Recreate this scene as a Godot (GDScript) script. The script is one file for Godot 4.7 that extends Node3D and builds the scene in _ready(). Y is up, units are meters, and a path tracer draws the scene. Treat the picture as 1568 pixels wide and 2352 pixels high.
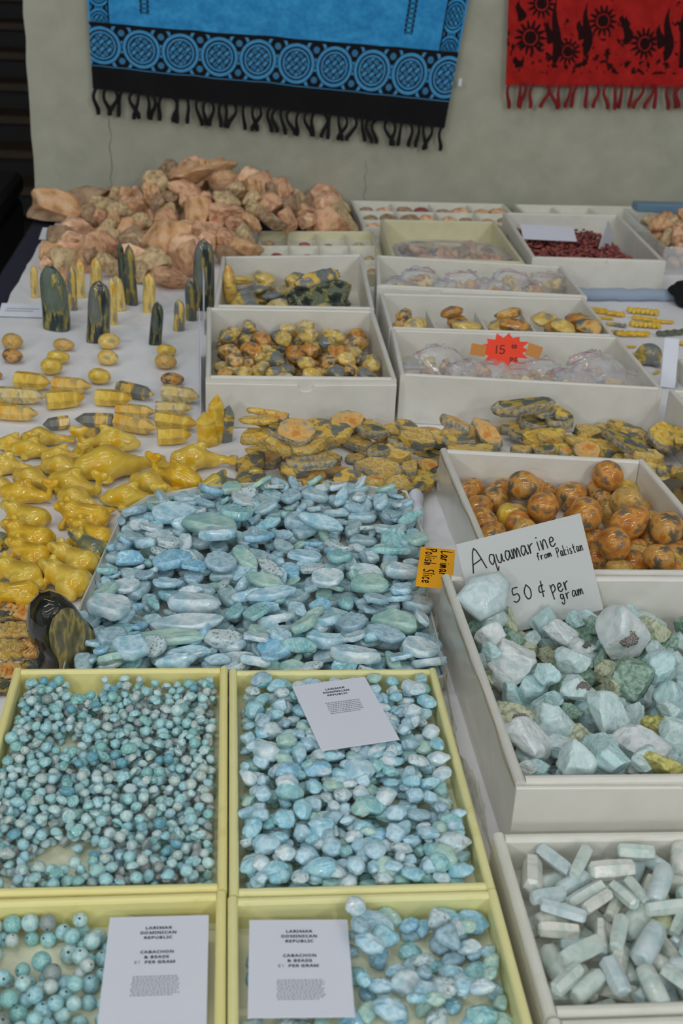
extends Node3D
# A mineral seller's table in a hall: trays and white boxes of larimar, aquamarine and yellow jasper before a wall with hung cloths.
# The table top is at y = TAB; x runs along the table, -z towards the wall. All lengths are metres.

const TAB := 0.75
var names := {}
var used := {}
var R := RandomNumberGenerator.new()
var M := {}
var ico_cache := {}


func _ready():
	# ---- camera, sky, exposure, lamps
	var cam := Camera3D.new()
	cam.name = "camera"
	var yaw := deg_to_rad(-6.01)
	var basis_ := Basis(Vector3.UP, yaw) * Basis(Vector3.RIGHT, deg_to_rad(-26.03)) * Basis(Vector3.BACK, deg_to_rad(2.96))
	cam.transform = Transform3D(basis_, Vector3(0, 1.44, 0))
	var lens := CameraAttributesPhysical.new()
	lens.frustum_focal_length = 28.571
	lens.frustum_near = 0.05
	lens.frustum_far = 60.0
	lens.frustum_focus_distance = 1.3
	lens.exposure_aperture = 6.5
	cam.attributes = lens
	cam.fov = 45.57
	add_child(cam)
	cam.current = true
	var we := WorldEnvironment.new()
	we.name = "hall_air"
	var env := Environment.new()
	env.background_mode = Environment.BG_COLOR
	env.background_color = Color(0.02, 0.02, 0.022)
	env.tonemap_mode = Environment.TONE_MAPPER_LINEAR
	env.tonemap_exposure = 0.75
	env.sdfgi_enabled = true
	env.ssao_enabled = true
	env.ssil_enabled = true
	we.environment = env
	add_child(we)
	make_materials()
	for k in 7:
		unseen_ceiling_light(Vector3(-0.9, 4.2, -1.7 + 2.1 * k), 2.4, 1.95 if k < 3 else 1.9)  # out of view, lights the table from above and behind the camera
	for k in 4:
		unseen_ceiling_light(Vector3(3.6, 4.2, -1.2 + 2.4 * k), 2.4, 0.9)  # weaker row out of view, lights the stones from the right
	for k in 3:
		for s in [-1.0, 1.0]:
			unseen_globe_lamp(Vector3(s * (2.6 + 0.4 * k) - 0.4, 3.3, 2.6 + 3.2 * k), 2.9)  # unseen, placed behind the camera to light the wall and upright faces
	# ---- the hall
	hall()
	table()
	# ---- trays, boxes, cloths
	cloths()
	boxes()
	# ---- stones
	front_trays()
	slices_heap()
	aquamarine_box()
	crystal_tray()
	egg_box()
	jasper_slabs()
	carvings()
	standing_stones()
	pink_rocks()
	jasper_boxes()
	far_trays()
	right_side()
	cards()


# ------------------------------------------------------------------ naming
func numbered(n: String) -> String:
	var k: int = names.get(n, 0)
	names[n] = k + 1
	return n if k == 0 else "%s_%03d" % [n, k]


func meta(o: Node, label: String, category: String, group := "", kind := ""):
	if label:
		o.set_meta("label", label)
	if category:
		o.set_meta("category", category)
	if group:
		o.set_meta("group", group)
	if kind:
		o.set_meta("kind", kind)
	return o


func thing(called: String, label: String, category: String, at := Vector3.ZERO, turn := 0.0, group := "") -> Node3D:
	var o := Node3D.new()
	o.name = numbered(called)
	add_child(o)
	o.position = at
	o.rotation.y = turn
	meta(o, label, category, group)
	return o


func solo(called: String, mesh: Mesh, mat: Material, xf: Transform3D, label: String, category: String, group := "", kind := "") -> MeshInstance3D:
	var o := MeshInstance3D.new()
	o.name = numbered(called)
	o.mesh = mesh
	if mat:
		o.material_override = mat
	o.transform = xf
	add_child(o)
	meta(o, label, category, group, kind)
	return o


func part(called: String, mesh: Mesh, mat: Material, parent: Node, xf := Transform3D.IDENTITY, label := "") -> MeshInstance3D:
	var o := MeshInstance3D.new()
	o.name = called
	o.mesh = mesh
	if mat:
		o.material_override = mat
	o.transform = xf
	parent.add_child(o, true)
	if label:
		o.set_meta("label", label)
	return o


func zone(u: float, v: float) -> String:
	var across: String = ["far left", "left", "centre", "right", "far right"][clampi(int(u * 5.0), 0, 4)]
	var deep: String = ["at back", "mid back", "midway", "mid front", "at front"][clampi(int(v * 5.0), 0, 4)]
	return across + " " + deep


# a label no other thing has, if its look, its place or a neighbour can make one
func single(head: String, tail: String, extras: Array) -> String:
	var l := head + " " + tail
	if not used.has(l):
		used[l] = true
		return l
	for e in extras:
		l = head + " " + e + " " + tail
		if not used.has(l):
			used[l] = true
			return l
	return head + " " + tail


# ------------------------------------------------------------------ meshes
func commit(V: PackedVector3Array, F: PackedInt32Array, smooth := true, uv := PackedVector2Array()) -> ArrayMesh:
	return join([[V, F, smooth, uv]])


# surfaces: [vertices, faces counter-clockwise from outside, smooth, uv]
func join(parts: Array) -> ArrayMesh:
	var am := ArrayMesh.new()
	for p in parts:
		var V: PackedVector3Array = p[0]
		var F: PackedInt32Array = p[1]
		var UV: PackedVector2Array = p[3] if p.size() > 3 else PackedVector2Array()
		if not p[2]:
			var V2 := PackedVector3Array()
			var F2 := PackedInt32Array()
			var U2 := PackedVector2Array()
			for i in F.size():
				V2.append(V[F[i]])
				F2.append(i)
				if UV.size():
					U2.append(UV[F[i]])
			V = V2
			F = F2
			UV = U2
		var N := PackedVector3Array()
		N.resize(V.size())
		var I := PackedInt32Array()
		I.resize(F.size())
		for i in range(0, F.size(), 3):
			var a := V[F[i]]
			var n := (V[F[i + 1]] - a).cross(V[F[i + 2]] - a)
			for k in 3:
				N[F[i + k]] += n
			I[i] = F[i]
			I[i + 1] = F[i + 2]
			I[i + 2] = F[i + 1]
		for i in N.size():
			N[i] = N[i].normalized() if N[i].length_squared() > 0.0 else Vector3.UP
		var arr := []
		arr.resize(Mesh.ARRAY_MAX)
		arr[Mesh.ARRAY_VERTEX] = V
		arr[Mesh.ARRAY_NORMAL] = N
		if UV.size():
			arr[Mesh.ARRAY_TEX_UV] = UV
		arr[Mesh.ARRAY_INDEX] = I
		am.add_surface_from_arrays(Mesh.PRIMITIVE_TRIANGLES, arr)
	return am


func ico(sub: int) -> Array:
	if ico_cache.has(sub):
		return ico_cache[sub]
	var t := (1.0 + sqrt(5.0)) / 2.0
	var V := PackedVector3Array([Vector3(-1, t, 0), Vector3(1, t, 0), Vector3(-1, -t, 0), Vector3(1, -t, 0), Vector3(0, -1, t), Vector3(0, 1, t), Vector3(0, -1, -t), Vector3(0, 1, -t), Vector3(t, 0, -1), Vector3(t, 0, 1), Vector3(-t, 0, -1), Vector3(-t, 0, 1)])
	var F := PackedInt32Array([0, 11, 5, 0, 5, 1, 0, 1, 7, 0, 7, 10, 0, 10, 11, 1, 5, 9, 5, 11, 4, 11, 10, 2, 10, 7, 6, 7, 1, 8, 3, 9, 4, 3, 4, 2, 3, 2, 6, 3, 6, 8, 3, 8, 9, 4, 9, 5, 2, 4, 11, 6, 2, 10, 8, 6, 7, 9, 8, 1])
	for i in V.size():
		V[i] = V[i].normalized()
	for s in sub:
		var mid := {}
		var G := PackedInt32Array()
		for i in range(0, F.size(), 3):
			var m := []
			for k in 3:
				var a := F[i + k]
				var b := F[i + (k + 1) % 3]
				var key := mini(a, b) * 100000 + maxi(a, b)
				if not mid.has(key):
					mid[key] = V.size()
					V.append(((V[a] + V[b]) * 0.5).normalized())
				m.append(mid[key])
			G.append_array(PackedInt32Array([F[i], m[0], m[2], F[i + 1], m[1], m[0], F[i + 2], m[2], m[1], m[0], m[1], m[2]]))
		F = G
	ico_cache[sub] = [V, F]
	return ico_cache[sub]


func noise3(sd: int, freq := 1.0, octaves := 3) -> FastNoiseLite:
	var n := FastNoiseLite.new()
	n.noise_type = FastNoiseLite.TYPE_SIMPLEX_SMOOTH
	n.seed = sd
	n.frequency = freq
	n.fractal_octaves = octaves
	return n


# a tumbled stone: an uneven ellipsoid of half extents d, its corners a little squared off
func pebble(sd: int, d: Vector3, lump := 0.16, cuts := 3, sub := 3) -> ArrayMesh:
	var b := ico(sub)
	var V: PackedVector3Array = b[0].duplicate()
	var n := noise3(sd, 0.7, 2)
	var r := RandomNumberGenerator.new()
	r.seed = sd
	var planes := []
	for k in cuts:
		planes.append([Vector3(r.randf_range(-1, 1), r.randf_range(-1, 1), r.randf_range(-1, 1)).normalized(), r.randf_range(0.7, 0.9)])
	for i in V.size():
		var p := V[i] * (1.0 + lump * 2.0 * n.get_noise_3dv(V[i]))
		for c in planes:
			p -= c[0] * maxf(0.0, p.dot(c[0]) - c[1]) * 0.85
		V[i] = p * d
	return commit(V, b[1])


# a broken rock: a ball cut by planes, with a rough skin
func rock(sd: int, d: Vector3, cuts := 11, rough := 0.03, near := 0.5, far := 0.82, sub := 3) -> ArrayMesh:
	var b := ico(sub)
	var V: PackedVector3Array = b[0].duplicate()
	var n := noise3(sd, 2.4, 3)
	var big := noise3(sd + 7, 0.8, 1)
	var r := RandomNumberGenerator.new()
	r.seed = sd * 31 + 5
	var planes := []
	for k in cuts:
		planes.append([Vector3(r.randf_range(-1, 1), r.randf_range(-1, 1), r.randf_range(-1, 1)).normalized(), r.randf_range(near, far)])
	for i in V.size():
		var p := V[i] * (1.0 + 0.25 * big.get_noise_3dv(V[i]))
		for c in planes:
			p -= c[0] * maxf(0.0, p.dot(c[0]) - c[1])
		p *= 1.0 + rough * 2.0 * n.get_noise_3dv(V[i] * 1.5)
		V[i] = p * d * 1.28
	return commit(V, b[1])


func outline(sd: int, corners: int, jag := 0.25, soften := 2) -> PackedVector2Array:
	var r := RandomNumberGenerator.new()
	r.seed = sd * 17 + 3
	var P := PackedVector2Array()
	for k in corners:
		var a := TAU * (k + r.randf_range(-0.28, 0.28)) / corners
		P.append(Vector2(cos(a), sin(a)) * (1.0 - jag * r.randf()))
	for s in soften:
		var Q := PackedVector2Array()
		for i in P.size():
			var a := P[i]
			var b := P[(i + 1) % P.size()]
			var w := 0.22 if s == 0 else 0.25
			Q.append(a.lerp(b, w))
			Q.append(a.lerp(b, 1.0 - w))
		P = Q
	var lo := Vector2(9, 9)
	var hi := Vector2(-9, -9)
	for p in P:
		lo = lo.min(p)
		hi = hi.max(p)
	for i in P.size():
		P[i] = (P[i] - (lo + hi) * 0.5) / ((hi - lo) * 0.5)
	return P


# a sawn slice: the outline O scaled by (a, b), half thickness t, edges rounded by rnd; two surfaces (faces, rim) when split
func slab(O: PackedVector2Array, a: float, b: float, t: float, sd: int, rnd := 0.3, uneven := 0.2, split := false) -> ArrayMesh:
	var n := noise3(sd, 1.3, 2)
	var m := O.size()
	var ins := rnd * t / minf(a, b)
	var levels := [[1.0 - ins * 2.0, -1.0], [1.0 - ins * 0.6, -0.8], [1.0, -0.25], [1.0, 0.25], [1.0 - ins * 0.6, 0.8], [1.0 - ins * 2.0, 1.0]]
	var rings := []
	for l in levels:
		var ring := PackedVector3Array()
		for p in O:
			var q: Vector2 = p * l[0]
			var wob: float = 1.0 + uneven * 0.5 * n.get_noise_3d(p.x * 2.0, l[1] * 2.0, p.y * 2.0)
			ring.append(Vector3(q.x * a * wob, t * (l[1] + uneven * n.get_noise_3d(q.x * 1.5, 5.0 + (1.0 if l[1] > 0 else 0.0), q.y * 1.5) * 1.6), q.y * b * wob))
		rings.append(ring)
	var side := [PackedVector3Array(), PackedInt32Array(), true]
	var face := [PackedVector3Array(), PackedInt32Array(), true]
	var V := PackedVector3Array()
	var F := PackedInt32Array()
	for k in rings.size():
		V.append_array(rings[k])
	for k in rings.size() - 1:
		for i in m:
			var j := (i + 1) % m
			F.append_array(PackedInt32Array([k * m + i, (k + 1) * m + i, (k + 1) * m + j, k * m + i, (k + 1) * m + j, k * m + j]))
	var CV := PackedVector3Array()
	var CF := PackedInt32Array()
	for top in 2:
		var ring: PackedVector3Array = rings[rings.size() - 1] if top else rings[0]
		var base := CV.size()
		CV.append_array(ring)
		var mid := PackedVector3Array()
		var c := Vector3.ZERO
		for p in ring:
			c += p / m
		for p in ring:
			var h := c.lerp(p, 0.5)
			h.y += t * uneven * 0.7 * n.get_noise_3d(h.x / a * 2.0, 9.0 + top, h.z / b * 2.0)
			mid.append(h)
		CV.append_array(mid)
		CV.append(c)
		for i in m:
			var j := (i + 1) % m
			var q := [base + i, base + m + i, base + m + j, base + i, base + m + j, base + j, base + m + i, base + 2 * m, base + m + j]
			if not top:
				q = [base + i, base + m + j, base + m + i, base + i, base + j, base + m + j, base + m + i, base + m + j, base + 2 * m]
			CF.append_array(PackedInt32Array(q))
	if split:
		return join([[CV, CF, true], [V, F, true]])
	var off := V.size()
	V.append_array(CV)
	for f in CF:
		F.append(f + off)
	return commit(V, F)


# rings of equal size joined into a closed skin
func loft(rings: Array, smooth := true, caps := true) -> Array:
	var V := PackedVector3Array()
	var F := PackedInt32Array()
	var m: int = rings[0].size()
	for r in rings:
		V.append_array(r)
	for k in rings.size() - 1:
		for i in m:
			var j := (i + 1) % m
			F.append_array(PackedInt32Array([k * m + i, (k + 1) * m + i, (k + 1) * m + j, k * m + i, (k + 1) * m + j, k * m + j]))
	if caps:
		for e in 2:
			var ring: PackedVector3Array = rings[rings.size() - 1] if e else rings[0]
			var c := Vector3.ZERO
			for p in ring:
				c += p / m
			var b := V.size()
			V.append_array(ring)
			V.append(c)
			for i in m:
				var j := (i + 1) % m
				F.append_array(PackedInt32Array([b + j, b + i, b + m] if e else [b + i, b + j, b + m]))
	return [V, F, smooth]


# a ring across the x axis
func ring_x(x: float, ry: float, rz: float, sides: int, turn := 0.0, cy := 0.0, cz := 0.0, odd := 0.0, sd := 0) -> PackedVector3Array:
	var r := RandomNumberGenerator.new()
	r.seed = sd + 11
	var P := PackedVector3Array()
	for i in sides:
		var a := TAU * i / sides + turn
		var k := 1.0 - odd * r.randf()
		P.append(Vector3(x, cy + sin(a) * ry * k, cz + cos(a) * rz * k))
	return P


# lathe round y: profile of (radius, height) from bottom to top
func lathe(prof: Array, sides: int, sx := 1.0, sz := 1.0, smooth := true) -> Array:
	var rings := []
	for p in prof:
		var ring := PackedVector3Array()
		for i in sides:
			var a := TAU * i / sides
			ring.append(Vector3(cos(a) * p.x * sx, p.y, sin(a) * p.x * sz))
		rings.append(ring)
	var q := loft(rings, smooth, false)
	return q


# a bar with chamfered edges, centred; half extents h
func bar(h: Vector3, c: float) -> Array:
	c = minf(c, minf(h.x, minf(h.y, h.z)) * 0.9)
	var rings := []
	for l in [[-h.x, c], [-h.x + c, 0.0], [h.x - c, 0.0], [h.x, c]]:
		var y: float = h.y - l[1]
		var z: float = h.z - l[1]
		var cc := c * 0.8
		rings.append(PackedVector3Array([Vector3(l[0], -y, z - cc), Vector3(l[0], -y + cc, z), Vector3(l[0], y - cc, z), Vector3(l[0], y, z - cc), Vector3(l[0], y, -z + cc), Vector3(l[0], y - cc, -z), Vector3(l[0], -y + cc, -z), Vector3(l[0], -y, -z + cc)]))
	return loft(rings, false)


func block(h: Vector3, c := 0.002) -> ArrayMesh:
	return join([bar(h, c)])


# an upright panel between a and b (ground points), from y0 to y1, thickness t towards the left of a->b, its top rounded
func panel(a: Vector2, b: Vector2, y0: float, y1: float, t: float, smooth_top := true) -> Array:
	var d := (b - a).normalized()
	var n := Vector2(d.y, -d.x) * t
	var prof := [[0.0, y0], [0.0, y1 - t * 0.35], [0.12, y1 - t * 0.12], [0.35, y1], [0.65, y1], [0.88, y1 - t * 0.12], [1.0, y1 - t * 0.35], [1.0, y0]]
	var rings := []
	for e in [a, b]:
		var ring := PackedVector3Array()
		for p in prof:
			var q: Vector2 = e + n * p[0]
			ring.append(Vector3(q.x, p[1], q.y))
		rings.append(ring)
	return loft(rings, false)


# a tube through points, with the radius of each
func tube(P: Array, rad: Array, sides := 6) -> Array:
	var rings := []
	for i in P.size():
		var d: Vector3 = (P[mini(i + 1, P.size() - 1)] - P[maxi(i - 1, 0)]).normalized()
		var u := d.cross(Vector3(0.31, 0.2, 0.93)).normalized()
		var w := u.cross(d)
		var ring := PackedVector3Array()
		for k in sides:
			var a := TAU * k / sides
			ring.append(P[i] + (u * cos(a) + w * sin(a)) * rad[i])
		rings.append(ring)
	return loft(rings)


func merge(list: Array) -> ArrayMesh:
	var V := PackedVector3Array()
	var F := PackedInt32Array()
	for p in list:
		var o := V.size()
		V.append_array(p[0])
		for f in p[1]:
			F.append(f + o)
	return commit(V, F, list[0][2])


func moved(p: Array, xf: Transform3D) -> Array:
	var V: PackedVector3Array = p[0].duplicate()
	for i in V.size():
		V[i] = xf * V[i]
	return [V, p[1], p[2]]


# an egg lying along x: half length a, half width b
func egg(a: float, b: float, point := 0.12) -> ArrayMesh:
	var rings := []
	for k in 15:
		var t := PI * (0.012 + 0.976 * k / 14.0)
		var x := -cos(t)
		rings.append(ring_x(x * a, sin(t) * b * (1.0 - point * x), sin(t) * b * (1.0 - point * x), 22))
	return join([loft(rings)])


# smooth union of ellipsoids [centre, radii, basis] and cones [a, ra, b, rb], meshed as surface nets; y < 0 is cut off flat
func nets(prims: Array, lo: Vector3, hi: Vector3, cell: float, k := 0.05) -> ArrayMesh:
	var nx := int((hi.x - lo.x) / cell) + 1
	var ny := int((hi.y - lo.y) / cell) + 1
	var nz := int((hi.z - lo.z) / cell) + 1
	var D := PackedFloat32Array()
	D.resize(nx * ny * nz)
	var at := 0
	for iz in nz:
		for iy in ny:
			for ix in nx:
				var p := lo + Vector3(ix, iy, iz) * cell
				var d := 1e3
				for q in prims:
					var e := 0.0
					if q.size() == 4:
						var ab: Vector3 = q[2] - q[0]
						var h := clampf((p - q[0]).dot(ab) / ab.length_squared(), 0.0, 1.0)
						e = (p - q[0] - ab * h).length() - lerpf(q[1], q[3], h)
					else:
						var l: Vector3 = (q[2] * (p - q[0])) / q[1]
						var s: Vector3 = q[1]
						e = (l.length() - 1.0) * minf(s.x, minf(s.y, s.z))
					if d > 100.0:
						d = e
					else:
						var w := clampf(0.5 + 0.5 * (d - e) / k, 0.0, 1.0)
						d = lerpf(d, e, w) - k * w * (1.0 - w)
				D[at] = maxf(d, -p.y)
				at += 1
	var V := PackedVector3Array()
	var F := PackedInt32Array()
	var idx := {}
	var sx := 1
	var sy := nx
	var sz := nx * ny
	var offs := [0, sx, sy, sx + sy, sz, sx + sz, sy + sz, sx + sy + sz]
	var cpos := [Vector3(0, 0, 0), Vector3(1, 0, 0), Vector3(0, 1, 0), Vector3(1, 1, 0), Vector3(0, 0, 1), Vector3(1, 0, 1), Vector3(0, 1, 1), Vector3(1, 1, 1)]
	var edges := [[0, 1], [2, 3], [4, 5], [6, 7], [0, 2], [1, 3], [4, 6], [5, 7], [0, 4], [1, 5], [2, 6], [3, 7]]
	for iz in nz - 1:
		for iy in ny - 1:
			for ix in nx - 1:
				var b := ix + iy * sy + iz * sz
				var neg := 0
				for o in offs:
					if D[b + o] < 0.0:
						neg += 1
				if neg == 0 or neg == 8:
					continue
				var sum := Vector3.ZERO
				var cnt := 0
				for e in edges:
					var d0 := D[b + offs[e[0]]]
					var d1 := D[b + offs[e[1]]]
					if (d0 < 0.0) != (d1 < 0.0):
						sum += cpos[e[0]].lerp(cpos[e[1]], d0 / (d0 - d1))
						cnt += 1
				idx[b] = V.size()
				V.append(lo + (Vector3(ix, iy, iz) + sum / cnt) * cell)
	for iz in range(1, nz - 1):
		for iy in range(1, ny - 1):
			for ix in range(1, nx - 1):
				var b := ix + iy * sy + iz * sz
				var d0 := D[b] < 0.0
				for ax in [[sx, sy, sz], [sy, sz, sx], [sz, sx, sy]]:
					var d1: bool = D[b + ax[0]] < 0.0
					if d0 == d1:
						continue
					var q := [idx.get(b, -1), idx.get(b - ax[1], -1), idx.get(b - ax[1] - ax[2], -1), idx.get(b - ax[2], -1)]
					if q.has(-1):
						continue
					if d0:
						F.append_array(PackedInt32Array([q[0], q[1], q[2], q[0], q[2], q[3]]))
					else:
						F.append_array(PackedInt32Array([q[0], q[2], q[1], q[0], q[3], q[2]]))
	return commit(V, F)


# ------------------------------------------------------------------ piling
class Heap:
	var x0: float
	var z0: float
	var nx: int
	var nz: int
	var cell: float
	var sink := 0.25
	var H := PackedFloat32Array()

	func _init(ax: float, bx: float, az: float, bz: float, base: float, c: float):
		x0 = ax
		z0 = az
		cell = c
		nx = int((bx - ax) / c) + 1
		nz = int((bz - az) / c) + 1
		H.resize(nx * nz)
		H.fill(base)

	# height of the centre of an ellipsoid (half sizes a, c up, b) that comes to rest at x, z; add = lay it there
	func rest(x: float, z: float, a: float, c: float, b: float, yaw: float, sunk := -1.0) -> float:
		var deep := sink if sunk < 0.0 else sunk
		var r := maxf(a, b)
		var best := -9.0
		var cs := cos(yaw)
		var sn := sin(yaw)
		for j in range(maxi(0, int((z - r - z0) / cell)), mini(nz - 1, int((z + r - z0) / cell)) + 1):
			for i in range(maxi(0, int((x - r - x0) / cell)), mini(nx - 1, int((x + r - x0) / cell)) + 1):
				var dx := x0 + i * cell - x
				var dz := z0 + j * cell - z
				var u := (dx * cs - dz * sn) / a
				var v := (dx * sn + dz * cs) / b
				var q := u * u + v * v
				if q < 1.0:
					best = maxf(best, H[j * nx + i] + c * sqrt(1.0 - q * q) * (1.0 - deep))
		return best

	func lay(x: float, z: float, a: float, c: float, b: float, yaw: float, y: float):
		var r := maxf(a, b)
		var cs := cos(yaw)
		var sn := sin(yaw)
		for j in range(maxi(0, int((z - r - z0) / cell)), mini(nz - 1, int((z + r - z0) / cell)) + 1):
			for i in range(maxi(0, int((x - r - x0) / cell)), mini(nx - 1, int((x + r - x0) / cell)) + 1):
				var dx := x0 + i * cell - x
				var dz := z0 + j * cell - z
				var u := (dx * cs - dz * sn) / a
				var v := (dx * sn + dz * cs) / b
				var q := u * u + v * v
				if q < 1.0:
					H[j * nx + i] = maxf(H[j * nx + i], y + c * sqrt(1.0 - q))

	func high(x: float, z: float) -> float:
		return H[clampi(int((z - z0) / cell), 0, nz - 1) * nx + clampi(int((x - x0) / cell), 0, nx - 1)]

	func lean(x: float, z: float, r: float) -> Vector3:
		return Vector3(high(x - r, z) - high(x + r, z), 2.0 * r, high(x, z - r) - high(x, z + r)).normalized()


# rest pose: turned by yaw, leaning with the pile by amount k and a little at random
func pose(h: Heap, x: float, y: float, z: float, r: float, yaw: float, k := 0.5, wob := 0.12) -> Transform3D:
	var n := Vector3.UP.lerp(h.lean(x, z, r), k) + Vector3(R.randf_range(-wob, wob), 0, R.randf_range(-wob, wob))
	n = n.normalized()
	var ax := Vector3.UP.cross(n)
	var b := Basis(Vector3.UP, yaw)
	if ax.length() > 0.001:
		b = Basis(ax.normalized(), Vector3.UP.angle_to(n)) * b
	return Transform3D(b, Vector3(x, y, z))


# the lowest of some random places inside the given outline test
func spot(h: Heap, inside: Callable, a: float, c: float, b: float, tries := 6) -> Array:
	var best := []
	for t in tries * 4:
		var x := R.randf_range(h.x0, h.x0 + h.nx * h.cell)
		var z := R.randf_range(h.z0, h.z0 + h.nz * h.cell)
		if not inside.call(x, z, maxf(a, b)):
			continue
		var yaw := R.randf_range(0, TAU)
		var y := h.rest(x, z, a, c, b, yaw)
		if best.is_empty() or y < best[1]:
			best = [x, y, z, yaw]
		tries -= 1
		if tries <= 0:
			break
	return best


# ------------------------------------------------------------------ materials
func ramp(stops: Array) -> Gradient:
	var g := Gradient.new()
	var o := PackedFloat32Array()
	var c := PackedColorArray()
	for s in stops:
		o.append(s[0])
		c.append(Color(s[1] / 255.0, s[2] / 255.0, s[3] / 255.0))
	g.offsets = o
	g.colors = c
	return g


func tex(sd: int, freq: float, oct: int, warp: float, stops: Array, size := 384, kind := FastNoiseLite.TYPE_SIMPLEX_SMOOTH, ridged := false) -> NoiseTexture2D:
	var n := FastNoiseLite.new()
	n.noise_type = kind
	n.seed = sd
	n.frequency = freq
	n.fractal_type = FastNoiseLite.FRACTAL_RIDGED if ridged else FastNoiseLite.FRACTAL_FBM
	n.fractal_octaves = oct
	if warp > 0.0:
		n.domain_warp_enabled = true
		n.domain_warp_amplitude = warp
		n.domain_warp_frequency = freq * 0.8
	var t := NoiseTexture2D.new()
	t.width = size
	t.height = size
	t.seamless = true
	t.seamless_blend_skirt = 0.2
	t.noise = n
	t.color_ramp = ramp(stops)
	return t


func plain(c: Color, rough := 0.6, spec := 0.5) -> StandardMaterial3D:
	var m := StandardMaterial3D.new()
	m.albedo_color = c
	m.roughness = rough
	m.metallic_specular = spec
	return m


# stone: texture t repeated s times a metre (a Vector3 stretches it into bands)
func stone(t: Texture2D, s: Vector3, rough := 0.16, tint := Color.WHITE, relief := 0.0) -> StandardMaterial3D:
	var m := plain(tint, rough)
	m.albedo_texture = t
	m.uv1_triplanar = true
	m.uv1_scale = s
	m.uv1_triplanar_sharpness = 4.0
	if relief > 0.0:
		m.heightmap_enabled = true
		m.heightmap_texture = M.grit
		m.heightmap_scale = relief
	return m


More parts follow.
